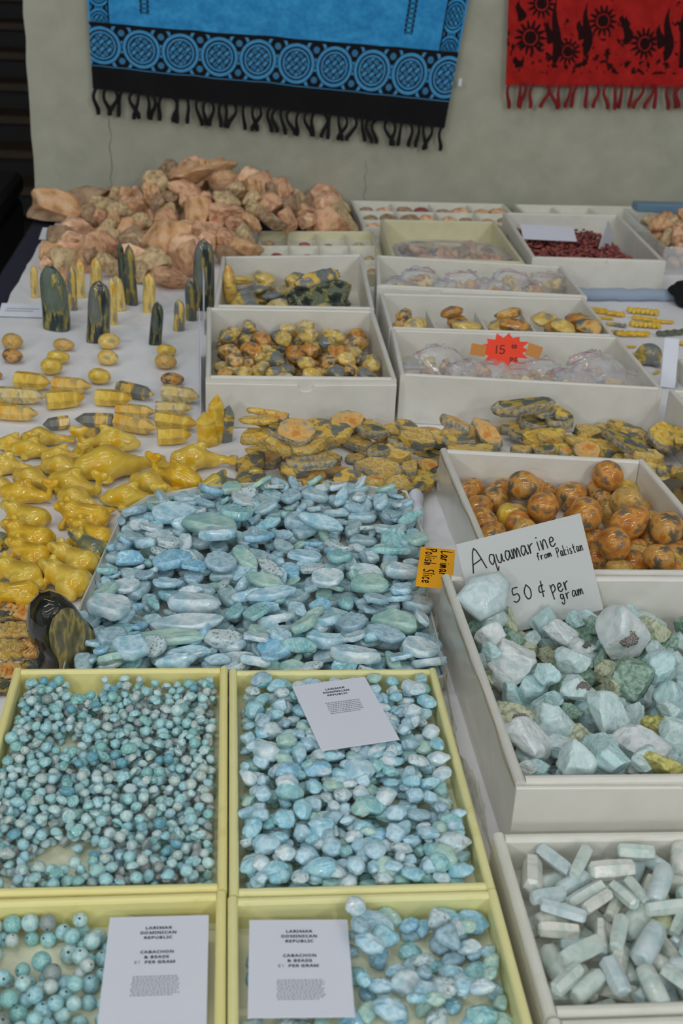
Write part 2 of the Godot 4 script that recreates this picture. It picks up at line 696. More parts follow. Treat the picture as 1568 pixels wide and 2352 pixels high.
func make_materials():
	M.grit = tex(5, 0.02, 5, 0.0, [[0.0, 0, 0, 0], [1.0, 255, 255, 255]], 256)
	# larimar: sky blue with white webs, from nearly white to teal and grey, some with brown pits
	var web := tex(11, 0.010, 4, 40.0, [[0.0, 148, 190, 205], [0.30, 184, 213, 222], [0.45, 207, 226, 231], [0.54, 232, 239, 239], [0.62, 204, 223, 228], [0.8, 176, 209, 219], [1.0, 150, 192, 208]])
	var web2 := tex(12, 0.013, 4, 50.0, [[0.0, 130, 182, 204], [0.35, 160, 203, 218], [0.48, 188, 219, 228], [0.54, 216, 232, 236], [0.62, 168, 207, 220], [1.0, 130, 182, 205]])
	var speck := tex(13, 0.024, 5, 20.0, [[0.0, 120, 106, 98], [0.22, 144, 132, 124], [0.30, 178, 182, 180], [0.42, 198, 212, 214], [0.55, 216, 227, 229], [1.0, 178, 207, 216]])
	var dust := tex(14, 0.02, 4, 20.0, [[0.0, 160, 170, 170], [0.4, 192, 206, 208], [0.6, 218, 224, 224], [1.0, 172, 198, 206]])
	var s1 := Vector3(13, 13, 13)
	M.lar = [
		stone(web, s1, 0.2, Color(1.0, 1.0, 1.0)), stone(web, Vector3(17, 17, 17), 0.16, Color(0.90, 0.97, 1.0)), stone(web2, s1, 0.14, Color(0.93, 1.0, 1.0)),
		stone(web2, Vector3(15, 10, 15), 0.16, Color(0.86, 0.95, 0.91)), stone(web, Vector3(11, 17, 11), 0.18, Color(0.85, 0.93, 0.86)), stone(dust, s1, 0.24, Color(0.82, 0.92, 0.97)),
		stone(speck, Vector3(18, 18, 18), 0.3, Color(0.97, 1.0, 1.0)), stone(web2, Vector3(10, 10, 10), 0.12, Color(0.86, 0.95, 1.0))]
	M.bead = [
		stone(web, Vector3(40, 40, 40), 0.18, Color(0.92, 0.98, 0.95)), stone(web2, Vector3(40, 40, 40), 0.18, Color(0.95, 1.0, 0.97)), stone(web2, Vector3(50, 50, 50), 0.18, Color(0.82, 0.93, 0.86)),
		stone(web, Vector3(60, 40, 60), 0.2, Color(0.82, 0.95, 0.93)), stone(dust, Vector3(50, 50, 50), 0.25, Color(0.98, 1.0, 0.97)), stone(speck, Vector3(60, 60, 60), 0.25, Color(0.93, 0.97, 0.93)),
		stone(web2, Vector3(60, 60, 60), 0.2, Color(0.66, 0.82, 0.84)), stone(dust, Vector3(60, 60, 60), 0.25, Color(0.74, 0.76, 0.74))]
	# yellow jasper: lemon, orange, cream and slate bands
	var jy := tex(21, 0.009, 4, 45.0, [[0.0, 130, 130, 120], [0.26, 176, 162, 120], [0.36, 222, 184, 86], [0.5, 232, 204, 122], [0.62, 222, 202, 140], [0.75, 226, 180, 70], [1.0, 218, 152, 44]])
	var jo := tex(22, 0.012, 4, 55.0, [[0.0, 92, 96, 94], [0.34, 124, 122, 112], [0.39, 196, 156, 88], [0.5, 222, 172, 96], [0.62, 218, 190, 128], [0.75, 216, 148, 66], [1.0, 200, 122, 42]])
	var jg := tex(23, 0.010, 4, 50.0, [[0.0, 108, 114, 116], [0.42, 128, 130, 126], [0.47, 150, 140, 90], [0.52, 226, 188, 74], [0.68, 230, 196, 110], [1.0, 214, 160, 50]])
	var jc := tex(24, 0.013, 4, 40.0, [[0.0, 200, 158, 70], [0.4, 222, 196, 122], [0.55, 228, 210, 156], [0.66, 150, 146, 134], [0.75, 224, 190, 104], [1.0, 222, 168, 70]])
	var jd := tex(25, 0.008, 4, 60.0, [[0.0, 26, 30, 32], [0.40, 52, 60, 60], [0.48, 84, 92, 88], [0.53, 190, 160, 60], [0.58, 98, 104, 98], [1.0, 126, 130, 122]])
	var jr := tex(26, 0.011, 4, 60.0, [[0.0, 142, 88, 40], [0.3, 184, 120, 54], [0.46, 206, 142, 66], [0.53, 222, 176, 92], [0.62, 198, 136, 66], [0.70, 150, 122, 90], [0.74, 112, 110, 102], [1.0, 92, 96, 96]])
	var jl := tex(27, 0.010, 3, 45.0, [[0.0, 186, 152, 64], [0.35, 218, 184, 76], [0.5, 234, 208, 112], [0.6, 224, 190, 76], [0.72, 220, 176, 48], [1.0, 228, 164, 24]])
	M.tum = [stone(jy, Vector3(16, 16, 16), 0.1), stone(jo, Vector3(14, 14, 14), 0.1), stone(jg, Vector3(14, 14, 14), 0.12), stone(jc, Vector3(14, 14, 14), 0.12), stone(jr, Vector3(14, 14, 14), 0.1), stone(jd, Vector3(14, 14, 14), 0.12)]
	M.egg = [stone(jl, Vector3(7, 7, 7), 0.06), stone(jr, Vector3(6.5, 6.5, 6.5), 0.06), stone(jr, Vector3(5, 8, 5), 0.06, Color(1.0, 0.97, 0.94)), stone(jc, Vector3(9, 9, 9), 0.07, Color(0.95, 0.86, 0.72)), stone(jo, Vector3(6.5, 6.5, 6.5), 0.06, Color(0.92, 0.86, 0.78)), stone(jy, Vector3(9, 9, 9), 0.08)]
	M.carve = [stone(jl, Vector3(9, 9, 9), 0.12), stone(jl, Vector3(8, 14, 8), 0.12, Color(1.0, 0.95, 0.7)), stone(jg, Vector3(8, 8, 8), 0.14, Color(0.92, 0.95, 0.8)), stone(jl, Vector3(6, 9, 6), 0.14, Color(1.0, 1.0, 0.92)), stone(jo, Vector3(9, 9, 9), 0.2)]
	M.point = [stone(jy, Vector3(11, 5, 5), 0.1, Color(1, 0.96, 0.88)), stone(jg, Vector3(12, 4, 4), 0.12), stone(jc, Vector3(11, 5, 5), 0.1), stone(jl, Vector3(10, 6, 6), 0.12, Color(1.0, 0.98, 0.9)), stone(jg, Vector3(16, 3, 3), 0.12, Color(0.98, 0.95, 0.88))]
	M.stand = [stone(jd, Vector3(8, 2.5, 8), 0.1, Color(0.95, 1.0, 0.95)), stone(jd, Vector3(14, 2.5, 8), 0.1), stone(jy, Vector3(18, 5, 9), 0.12), stone(jg, Vector3(24, 4, 9), 0.14), stone(jd, Vector3(30, 4, 8), 0.1, Color(0.75, 0.8, 0.8)), stone(jg, Vector3(16, 4, 8), 0.2, Color(0.72, 0.76, 0.78))]
	var so := tex(29, 0.010, 5, 40.0, [[0.0, 140, 136, 122], [0.26, 176, 160, 124], [0.36, 216, 178, 116], [0.5, 224, 166, 92], [0.62, 226, 188, 116], [0.8, 218, 148, 66], [1.0, 208, 126, 48]])
	M.slabf = [stone(so, Vector3(9, 9, 9), 0.45, Color.WHITE, 0.12), stone(jy, Vector3(12, 12, 12), 0.35, Color.WHITE, 0.1), stone(jg, Vector3(12, 12, 12), 0.5, Color(0.94, 0.92, 0.86), 0.14), stone(jy, Vector3(16, 16, 16), 0.4, Color(0.98, 0.96, 0.8), 0.12), stone(jc, Vector3(14, 14, 14), 0.5, Color(0.96, 0.9, 0.76), 0.14), stone(jg, Vector3(10, 10, 22), 0.5, Color(0.74, 0.76, 0.74), 0.14), stone(jc, Vector3(12, 12, 20), 0.14, Color(1.0, 0.93, 0.7))]
	var bark := tex(28, 0.02, 5, 20.0, [[0.0, 108, 110, 106], [0.42, 152, 152, 144], [0.55, 182, 174, 146], [0.66, 206, 176, 112], [1.0, 214, 180, 104]])
	M.slabr = stone(bark, Vector3(14, 14, 14), 0.75, Color.WHITE, 0.25)
	# pink and tan rough
	var p1 := tex(31, 0.014, 5, 25.0, [[0.0, 160, 120, 92], [0.35, 212, 168, 138], [0.55, 232, 194, 168], [0.75, 224, 190, 146], [1.0, 208, 178, 132]])
	var p2 := tex(32, 0.016, 5, 25.0, [[0.0, 150, 116, 78], [0.35, 212, 162, 110], [0.6, 226, 178, 134], [0.8, 232, 196, 160], [1.0, 208, 182, 128]])
	var p3 := tex(33, 0.02, 5, 25.0, [[0.0, 130, 118, 100], [0.4, 186, 168, 138], [0.6, 208, 192, 160], [1.0, 220, 206, 170]])
	M.pink = [stone(p1, Vector3(7, 7, 7), 0.75, Color(1, 0.95, 0.9), 0.3), stone(p2, Vector3(7, 7, 7), 0.75, Color.WHITE, 0.3), stone(p3, Vector3(8, 8, 8), 0.8, Color(1.05, 1.0, 0.92), 0.3), stone(p3, Vector3(7, 7, 7), 0.8, Color(0.88, 0.80, 0.76), 0.3), stone(p1, Vector3(5, 5, 5), 0.7, Color(1.1, 1.08, 1.05), 0.2)]
	# aquamarine: cloudy, lets light in
	var a1 := tex(41, 0.010, 4, 30.0, [[0.0, 172, 200, 201], [0.35, 194, 215, 214], [0.5, 207, 224, 222], [0.62, 222, 232, 229], [0.75, 198, 217, 216], [1.0, 176, 204, 205]])
	var a2 := tex(42, 0.018, 5, 30.0, [[0.0, 136, 144, 130], [0.36, 172, 180, 168], [0.5, 200, 206, 190], [0.7, 212, 214, 192], [1.0, 186, 192, 170]])
	var a3 := tex(44, 0.012, 4, 30.0, [[0.0, 214, 232, 230], [0.35, 230, 241, 239], [0.5, 240, 247, 245], [0.65, 250, 252, 251], [1.0, 220, 236, 235]])
	M.aqua = []
	for q in [[a3, Color(0.93, 0.99, 0.99)], [a3, Color(1.0, 1.0, 1.0)], [a2, Color(0.72, 0.85, 0.83)], [a2, Color(0.98, 0.98, 0.90)], [a2, Color(1.0, 0.95, 0.62)], [a3, Color(0.88, 0.98, 0.99)]]:
		var m := stone(q[0], Vector3(16, 16, 16), 0.2, q[1], 0.12)
		if not q[0] == a2:
			m.albedo_color.a = 0.8
			m.refraction_enabled = true
			m.refraction_scale = 0.05
		M.aqua.append(m)
	M.crys = []
	for q in [Color(0.97, 1.0, 0.97), Color(1.04, 1.02, 0.99), Color(0.95, 0.99, 1.0), Color(1.0, 0.98, 0.80), Color(1.02, 1.0, 0.95)]:
		var m := stone(a3, Vector3(20, 12, 20), 0.18, q, 0.05)
		m.albedo_color.a = 0.72
		m.refraction_enabled = true
		m.refraction_scale = 0.05
		M.crys.append(m)
	M.mica = stone(tex(43, 0.05, 4, 0.0, [[0.0, 60, 54, 50], [0.45, 120, 112, 104], [0.6, 190, 184, 174], [1.0, 235, 232, 226]], 256), Vector3(2, 2, 2), 0.25, Color.WHITE, 0.2)
	# card, plastic, paper, cloth
	var fib := tex(51, 0.03, 4, 0.0, [[0.0, 226, 224, 214], [1.0, 236, 234, 226]], 256)
	M.card = stone(fib, Vector3(3, 3, 3), 0.42, Color(0.97, 0.965, 0.955))
	M.gloss = stone(fib, Vector3(3, 3, 3), 0.16, Color(0.93, 0.93, 0.92))
	M.raw = plain(Color(0.62, 0.56, 0.44), 0.8)
	M.paper = plain(Color(0.87, 0.88, 0.92), 0.6)
	M.sign = plain(Color(0.77, 0.78, 0.765), 0.5)
	M.ink = plain(Color(0.03, 0.03, 0.04), 0.5)
	M.print_ = plain(Color(0.16, 0.17, 0.22), 0.6)
	M.greyprint = plain(Color(0.55, 0.56, 0.60), 0.6)
	var soil := tex(52, 0.02, 5, 10.0, [[0.0, 222, 214, 138], [0.25, 240, 234, 164], [1.0, 244, 238, 170]], 256)
	M.tray = stone(soil, Vector3(4, 4, 4), 0.4, Color(1.0, 0.98, 0.94))
	M.tray2 = stone(soil, Vector3(4, 4, 4), 0.4, Color(0.98, 0.98, 1.0))
	M.trayfloor = plain(Color(0.93, 0.92, 0.80), 0.5)
	M.white = stone(fib, Vector3(4, 4, 4), 0.3, Color(0.97, 0.97, 0.95))
	M.cream = stone(fib, Vector3(4, 4, 4), 0.4, Color(0.93, 0.92, 0.80))
	M.sheet = stone(tex(53, 0.012, 4, 20.0, [[0.0, 232, 231, 233], [1.0, 242, 241, 243]], 256), Vector3(3, 3, 3), 0.6)
	M.navy = stone(tex(54, 0.05, 3, 0.0, [[0.0, 22, 24, 42], [1.0, 36, 38, 60]], 256), Vector3(30, 30, 30), 0.9)
	M.wall = stone(tex(55, 0.015, 5, 15.0, [[0.0, 168, 167, 149], [0.5, 175, 174, 156], [1.0, 182, 181, 163]], 512), Vector3(1.3, 1.3, 1.3), 0.85, Color.WHITE, 0.35)
	M.wood = stone(tex(56, 0.02, 4, 10.0, [[0.0, 46, 35, 22], [1.0, 74, 57, 36]], 256), Vector3(0.6, 4, 4), 0.6)  # dark brown carries the gloom around the far tiers
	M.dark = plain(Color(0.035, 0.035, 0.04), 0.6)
	M.floor = stone(tex(57, 0.03, 4, 0.0, [[0.0, 150, 150, 148], [1.0, 176, 176, 174]], 256), Vector3(1, 1, 1), 0.5)
	M.ceil = plain(Color(0.85, 0.85, 0.85), 0.9)
	M.hall = plain(Color(0.82, 0.82, 0.81), 0.9)  # pale, so walls out of view bounce light back
	M.metal = plain(Color(0.8, 0.8, 0.8), 0.4)
	M.lamp = plain(Color(1, 1, 1), 0.4)
	M.lamp.emission_enabled = true
	M.lamp.emission = Color(1.0, 0.98, 0.94)
	M.lamp.emission_energy_multiplier = 2.0
	M.orange = plain(Color(1.0, 0.70, 0.06), 0.6)
	M.burst = plain(Color(0.98, 0.25, 0.08), 0.55)
	M.tape = plain(Color(0.78, 0.50, 0.12), 0.35)
	M.film = plain(Color(0.95, 0.95, 0.97, 0.20), 0.08)
	M.film.transparency = BaseMaterial3D.TRANSPARENCY_ALPHA
	M.wrap = plain(Color(0.96, 0.96, 0.97, 0.34), 0.2)
	M.wrap.transparency = BaseMaterial3D.TRANSPARENCY_ALPHA
	M.clear = plain(Color(0.93, 0.96, 0.97, 0.22), 0.1)
	M.clear.transparency = BaseMaterial3D.TRANSPARENCY_ALPHA
	M.zip = plain(Color(0.86, 0.45, 0.48), 0.4)
	M.bluelid = plain(Color(0.42, 0.55, 0.64), 0.4)
	M.roll = plain(Color(0.60, 0.66, 0.73), 0.95)
	M.black = plain(Color(0.02, 0.02, 0.022), 0.9)
	for q in [[M.tum, 0.010], [M.egg, 0.020], [M.carve, 0.055], [M.pink, 0.03], [M.aqua, 0.025]]:
		for m in q[0]:
			m.uv1_scale *= q[1]
	M.redchip = stone(tex(61, 0.02, 4, 0.0, [[0.0, 112, 44, 42], [0.6, 164, 86, 78], [1.0, 204, 142, 128]], 256), Vector3(12, 12, 12), 0.35)


# ------------------------------------------------------------------ hall
func unseen_ceiling_light(at: Vector3, w: float, energy: float):
	var o := thing("unseen_ceiling_light", single("unseen long ceiling light with white diffuser", "above the hall", ["second along", "third along", "fourth along", "fifth along", "sixth along", "last along", "right row first", "right row second", "right row third", "right row fourth"]), "lamp", at, 0.0, "unseen ceiling lights of the hall")
	part("housing", block(Vector3(w / 2 + 0.03, 0.05, 0.13), 0.01), M.metal, o, Transform3D(Basis(), Vector3(0, 0.06, 0)))
	part("diffuser", block(Vector3(w / 2, 0.012, 0.06), 0.004), M.lamp, o)
	var l := AreaLight3D.new()
	l.name = "unseen_lamp_light"
	l.area_size = Vector2(w, 0.12)
	l.light_energy = energy
	l.light_color = Color(0.97, 0.985, 1.0)
	l.area_range = 30.0
	l.shadow_enabled = true
	l.rotation_degrees.x = -90.0
	l.position.y = -0.02
	o.add_child(l)


func unseen_globe_lamp(at: Vector3, energy: float):
	var o := thing("unseen_globe_lamp", single("unseen round white hanging globe lamp", "behind the viewer", ["second", "third", "fourth", "fifth", "sixth"]), "lamp", at, 0.0, "unseen globe lamps of the hall")
	var b := ico(2)
	var V: PackedVector3Array = b[0].duplicate()
	for i in V.size():
		V[i] *= 0.11
	part("globe", commit(V, b[1]), M.lamp, o)
	part("stem", join([tube([Vector3(0, 0.10, 0), Vector3(0, 1.19, 0)], [0.008, 0.008], 8)]), M.metal, o)
	var l := OmniLight3D.new()
	l.name = "unseen_globe_light"
	l.light_energy = energy
	l.light_size = 0.1
	l.omni_range = 40.0
	l.omni_attenuation = 2.0
	l.light_color = Color(0.97, 0.985, 1.0)
	l.shadow_enabled = true
	o.add_child(l)


func slab_box(called: String, lo: Vector3, hi: Vector3, mat: Material, kind := "structure"):
	var o := solo(called, block((hi - lo) * 0.5, 0.004), mat, Transform3D(Basis(), (lo + hi) * 0.5), "", "")
	o.set_meta("kind", kind)
	return o


func hall():
	slab_box("floor", Vector3(-8, -0.1, -9), Vector3(8, 0, 16), M.floor)  # hall shell mostly out of view, kept pale to bounce light onto the table
	slab_box("ceiling", Vector3(-8, 4.5, -9), Vector3(8, 4.7, 16), M.ceil)
	slab_box("unseen_wall_left", Vector3(-8.2, 0, -9), Vector3(-8, 4.5, 16), M.hall)
	slab_box("unseen_wall_right", Vector3(8, 0, -9), Vector3(8.2, 4.5, 16), M.hall)
	slab_box("unseen_wall_rear", Vector3(-8, 0, 16), Vector3(8, 4.5, 16.2), M.hall)
	slab_box("wall_far", Vector3(-8, 0, -9.2), Vector3(8, 4.5, -9), M.dark)  # dark colour stands for the unlit hall beyond
	# the rough pale wall behind the table, its left end free and worn
	var V := PackedVector3Array()
	var F := PackedInt32Array()
	var n := noise3(71, 9.0, 3)
	var nx := 40
	var ny := 60
	for j in ny + 1:
		for i in nx + 1:
			var x := -0.497 + 4.3 * pow(float(i) / nx, 2.0)
			var y := 3.4 * j / ny
			var chip := 0.0
			if i == 0:
				chip = 0.004 * n.get_noise_2d(y * 4.0, 3.0) + (0.012 * maxf(0.0, n.get_noise_2d(y * 14.0, 7.0)) if y < 0.95 else 0.0)
			V.append(Vector3(x + chip, y, -3.25 + 0.002 * n.get_noise_2d(x * 1.5, y * 1.5)))
	for i in ny + 1:
		var e := V[i * (nx + 1)]
		V.append(Vector3(e.x, e.y, -3.45))
	var b := (nx + 1) * (ny + 1)
	for j in ny:
		for i in nx:
			var a := j * (nx + 1) + i
			F.append_array(PackedInt32Array([a, a + 1, a + nx + 2, a, a + nx + 2, a + nx + 1]))
	var side := PackedInt32Array()
	for j in ny:
		side.append_array(PackedInt32Array([b + j, j * (nx + 1), (j + 1) * (nx + 1), b + j, (j + 1) * (nx + 1), b + j + 1]))
	var w := solo("wall_back", join([[V, F, true], [V, side, true]]), M.wall, Transform3D(), "", "", "", "structure")
	part("wall_core", block(Vector3(2.14, 1.7, 0.09), 0.002), M.wall, w, Transform3D(Basis(), Vector3(1.655, 1.7, -3.355)))
	# fine joints where the wall's blocks meet
	for q in [[-0.30, 0.75, 0.96], [0.36, 0.75, 0.87]]:
		var P := []
		var r := []
		for k in 9:
			P.append(Vector3(q[0] + 0.004 * sin(k * 2.3), lerpf(q[1], q[2], k / 8.0), -3.2495))
			r.append(0.0010 + 0.0005 * sin(k * 3.0))
		part("crack", join([tube(P, r, 4)]), plain(Color(0.56, 0.56, 0.52), 0.9), w)
	# timber tiers far behind, the gloom there put into their dark colours, seen past the wall's end
	var t := thing("timber_tiers", "timber tiers coloured dark brown for the gloom past the pale wall's left end", "bleachers", Vector3(-2.4, 0, -5.6))
	for k in 7:
		part("plank", block(Vector3(2.2, 0.018, 0.14), 0.004), M.wood, t, Transform3D(Basis(), Vector3(0, 0.30 + 0.115 * k, -0.22 * k)))
		part("riser", block(Vector3(2.2, 0.045, 0.012), 0.003), M.dark, t, Transform3D(Basis(), Vector3(0, 0.235 + 0.115 * k, 0.10 - 0.22 * k)))
	for s in [-1.8, 0.0, 1.8]:
		part("post", block(Vector3(0.05, 0.14, 0.6), 0.006), M.dark, t, Transform3D(Basis(), Vector3(s, 0.14, -0.5)))
	var c := thing("black_case", "black upright case on the floor left of the table", "case", Vector3(-0.86, 0, -3.75))
	part("body", block(Vector3(0.21, 0.29, 0.25), 0.02), M.dark, c, Transform3D(Basis(), Vector3(0, 0.31, 0)))
	part("lid", block(Vector3(0.215, 0.035, 0.255), 0.015), M.black, c, Transform3D(Basis(), Vector3(0, 0.635, 0)))
	part("handle", merge([tube([Vector3(-0.06, 0.67, 0), Vector3(-0.055, 0.70, 0), Vector3(0.055, 0.70, 0), Vector3(0.06, 0.67, 0)], [0.008, 0.009, 0.009, 0.008], 8)]), M.black, c)


func table():
	var t := thing("display_table", "long table under a navy cloth, against the pale wall", "table", Vector3(0.75, 0, -1.7))
	part("tabletop", block(Vector3(1.20, 0.018, 1.50), 0.006), M.wood, t, Transform3D(Basis(), Vector3(0, 0.728, 0)))
	for x in [-1.12, 1.12]:
		for z in [-1.4, 1.4]:
			part("leg", block(Vector3(0.025, 0.355, 0.025), 0.004), M.metal, t, Transform3D(Basis(), Vector3(x, 0.355, z)))
	# the cloth: top and a skirt in folds down the left side and front
	var V := PackedVector3Array()
	var F := PackedInt32Array()
	var n := 120
	var lv := [0.0, 0.004, 0.25, 0.5, 0.70]
	for i in n + 1:
		var s := float(i) / n * (3.02 + 2.42)
		for k in 5:
			var fold: float = (0.014 * sin(s * 42.0) + 0.008 * sin(s * 17.0 + 1.0)) * lv[k] / 0.5 + 0.05 * lv[k]
			var y: float = 0.749 - lv[k]
			if s < 3.02:
				V.append(Vector3(-1.212 - fold - (0.004 if k else 0.0), y, -1.51 + s))
			else:
				V.append(Vector3(-1.212 + (s - 3.02), y, 1.51 + fold + (0.004 if k else 0.0)))
	for i in n:
		for k in 4:
			var a := i * 5 + k
			F.append_array(PackedInt32Array([a, a + 1, a + 6, a, a + 6, a + 5]))
	var cl := solo("tablecloth", commit(V, F), M.navy, Transform3D(Basis(), Vector3(0.75, 0, -1.7)), "navy blue cloth laid over the table, its folds hanging at the left", "tablecloth")
	part("cloth_top", block(Vector3(1.212, 0.0012, 1.51), 0.0005), M.navy, cl, Transform3D(Basis(), Vector3(0, 0.7478, 0)))
	# the white paper sheet the stones lie on
	V = PackedVector3Array()
	F = PackedInt32Array()
	var nz := noise3(81, 3.0, 3)
	var fine := noise3(82, 14.0, 2)
	for j in 101:
		for i in 81:
			var v := j / 100.0
			var x := lerpf(-0.418 + 0.004 * nz.get_noise_2d(v * 9.0, 0.0), 1.9, i / 80.0)
			var z := lerpf(-2.93, -0.22, v)
			V.append(Vector3(x, TAB + 0.0008 + maxf(0.0, 0.0035 * nz.get_noise_2d(x * 1.5, z * 1.5) + 0.0012 * fine.get_noise_2d(x + z * 0.6, z * 0.5)), z))
	for j in 100:
		for i in 80:
			var a := j * 81 + i
			F.append_array(PackedInt32Array([a, a + 81, a + 82, a, a + 82, a + 1]))
	solo("paper_sheet", commit(V, F), M.sheet, Transform3D(), "white paper sheet spread over the navy cloth under the stones", "paper")


# ------------------------------------------------------------------ cloths on the wall
func knot(u: float, v: float) -> float:
	# a row of plaited rings 97 mm apart, v from the middle of the band; 1 = cloth colour, 0 = black
	var cu := fposmod(u, 0.097) - 0.0485
	var r := sqrt(cu * cu + v * v)
	if r < 0.046 and r > 0.0385:
		return 1.0
	if r >= 0.030 and r < 0.0345:
		return 1.0
	if r < 0.0285:
		var a := (cu + v) / 0.0185
		var b := (cu - v) / 0.0185
		var ia := int(floor(a)) + int(floor(b))
		var fa := absf(fposmod(a, 1.0) - 0.5)
		var fb := absf(fposmod(b, 1.0) - 0.5)
		if posmod(ia, 2) == 0:
			return 1.0 if fa < 0.34 and absf(fa - 0.14) > 0.04 else 0.0
		return 1.0 if fb < 0.3 else 0.0
	var mu := fposmod(u + 0.0485, 0.097) - 0.0485
	for s in [-1.0, 1.0]:
		var q := sqrt(mu * mu + pow(v - s * 0.034, 2.0))
		if r >= 0.0475 and q < 0.026 and q > 0.019:
			return 1.0
		if r >= 0.0475 and q < 0.008:
			return 0.8
	var w := absf(v - 0.03 * sin(mu * 60.0))
	if r >= 0.0475 and w < 0.005:
		return 1.0
	return 0.0


func blue_print() -> ImageTexture:
	var w := 1024
	var h := 640
	var im := Image.create(w, h, false, Image.FORMAT_RGB8)
	var n := noise3(91, 1.0, 4)
	for py in h:
		for px in w:
			var x := float(px) / w * 0.92
			var b := (1.0 - float(py) / h) * 0.60
			var k := 0.0
			if b < 0.058:
				k = 0.0
			elif b < 0.0605:
				k = 1.0 if b > 0.0585 else 0.0
			elif b < 0.062:
				k = 0.0
			elif b < 0.160:
				k = knot(x + 0.02, b - 0.111)
			elif b < 0.166:
				k = 0.0
			else:
				k = 1.0
				var e := minf(x, 0.92 - x)
				if e < 0.048:
					k = knot((b + 0.03) * 1.25, (e - 0.026) * 1.6) if e > 0.006 and e < 0.046 else 0.0
					if e < 0.005:
						k = 1.0
				elif e < 0.050:
					k = 0.0
				var cx := absf(e - 0.135)
				if b > 0.195 and cx < 0.014:
					var q := 0.010 * sin(b * 300.0)
					if absf(cx - absf(q)) < 0.0022 or absf(cx - 0.010 + 0.3 * absf(q)) < 0.0014:
						k = 0.06
				if b > 0.262 and absf(b - 0.262 - 0.35 * pow(x - 0.46, 2.0)) < 0.0035 and absf(x - 0.46) < 0.2:
					k = 0.1
			var t := 0.5 + 0.5 * n.get_noise_2d(px * 0.012, py * 0.02) + 0.35 * n.get_noise_2d(px * 0.05, py * 0.06)
			var c := Color(0.13, 0.50, 0.74).lerp(Color(0.26, 0.66, 0.88), clampf(t, 0.0, 1.0))
			if b < 0.16:
				c = Color(0.26, 0.57, 0.78).lerp(Color(0.30, 0.63, 0.83), clampf(t, 0, 1))
			im.set_pixel(px, py, Color(0.012, 0.014, 0.03).lerp(c, k))
	return ImageTexture.create_from_image(im)


func red_print() -> ImageTexture:
	var w := 640
	var h := 640
	var im := Image.create(w, h, false, Image.FORMAT_RGB8)
	var n := noise3(93, 1.0, 4)
	var suns := [[0.085, 0.215, 0.026], [0.06, 0.135, 0.030], [0.16, 0.105, 0.024], [0.245, 0.175, 0.027], [0.36, 0.125, 0.028], [0.50, 0.19, 0.028], [0.17, 0.30, 0.022], [0.40, 0.29, 0.022]]
	var plumes := [[0.125, 0.10, 0.16], [0.108, 0.15, 0.055], [0.205, 0.12, 0.13], [0.19, 0.16, 0.05], [0.31, 0.15, 0.07], [0.30, 0.19, 0.03], [0.42, 0.11, 0.13], [0.40, 0.14, 0.06], [0.028, 0.09, 0.03], [0.03, 0.2, 0.05], [0.46, 0.1, 0.14], [0.55, 0.12, 0.1]]
	for py in h:
		for px in w:
			var x := float(px) / w * 0.56
			var b := (1.0 - float(py) / h) * 0.56
			var k := 1.0
			for s in suns:
				var d := Vector2(x - s[0], b + 0.022 - s[1])
				var r: float = d.length() / (s[2] * 1.25)
				if r < 1.3:
					var ray := 0.5 + 0.5 * cos(atan2(d.y, d.x) * 14.0)
					if r < 0.62 + 0.5 * ray and not (r > 0.42 and r < 0.52):
						k = 0.28
			for p in plumes:
				var q: float = (b - p[1] + 0.05) / p[2]
				if q > 0.0 and q < 1.0 and absf(x - p[0] - 0.006 * sin(q * 6.0)) < 0.012 * sin(PI * pow(q, 0.6)):
					k = minf(k, 0.3)
			if b > 0.030 and b < 0.16 - 0.05 * sin(x * 40.0) and n.get_noise_2d(px * 0.035, py * 0.03) > 0.20 + (b - 0.03) * 1.6:
				k = 0.3
			var t := clampf(0.5 + 0.6 * n.get_noise_2d(px * 0.02, py * 0.02), 0.0, 1.0)
			im.set_pixel(px, py, Color(0.06, 0.02, 0.025).lerp(Color(0.58, 0.10, 0.09).lerp(Color(0.72, 0.15, 0.13), t), (k - 0.0) if k >= 1.0 else k * 0.5))
	return ImageTexture.create_from_image(im)


# a hanging cloth between its lower corners and upper edge, 1.6 mm thick, in soft folds
func hanging(tl: Vector3, tr: Vector3, br: Vector3, bl: Vector3, sd: int, fold: float) -> ArrayMesh:
	var n := noise3(sd, 1.0, 2)
	var V := PackedVector3Array()
	var U := PackedVector2Array()
	var F := PackedInt32Array()
	var nx := 70
	var ny := 40
	for s in 2:
		for j in ny + 1:
			for i in nx + 1:
				var u := float(i) / nx
				var v := float(j) / ny
				var p := tl.lerp(tr, u).lerp(bl.lerp(br, u), v)
				p.z += fold * (0.5 * sin(u * 31.0 + v * 1.5) + n.get_noise_2d(u * 7.0, v * 1.6)) * (0.5 + 0.5 * v) + 0.002 * n.get_noise_2d(u * 30.0, v * 22.0) - (0.0016 if s else 0.0)
				p.y += 0.004 * n.get_noise_2d(u * 5.0, 4.0) * v
				V.append(p)
				U.append(Vector2(u, v))
	var m := (nx + 1) * (ny + 1)
	for j in ny:
		for i in nx:
			var a := j * (nx + 1) + i
			F.append_array(PackedInt32Array([a, a + nx + 1, a + nx + 2, a, a + nx + 2, a + 1]))
			a += m
			F.append_array(PackedInt32Array([a, a + nx + 2, a + nx + 1, a, a + 1, a + nx + 2]))
	return commit(V, F, true, U)


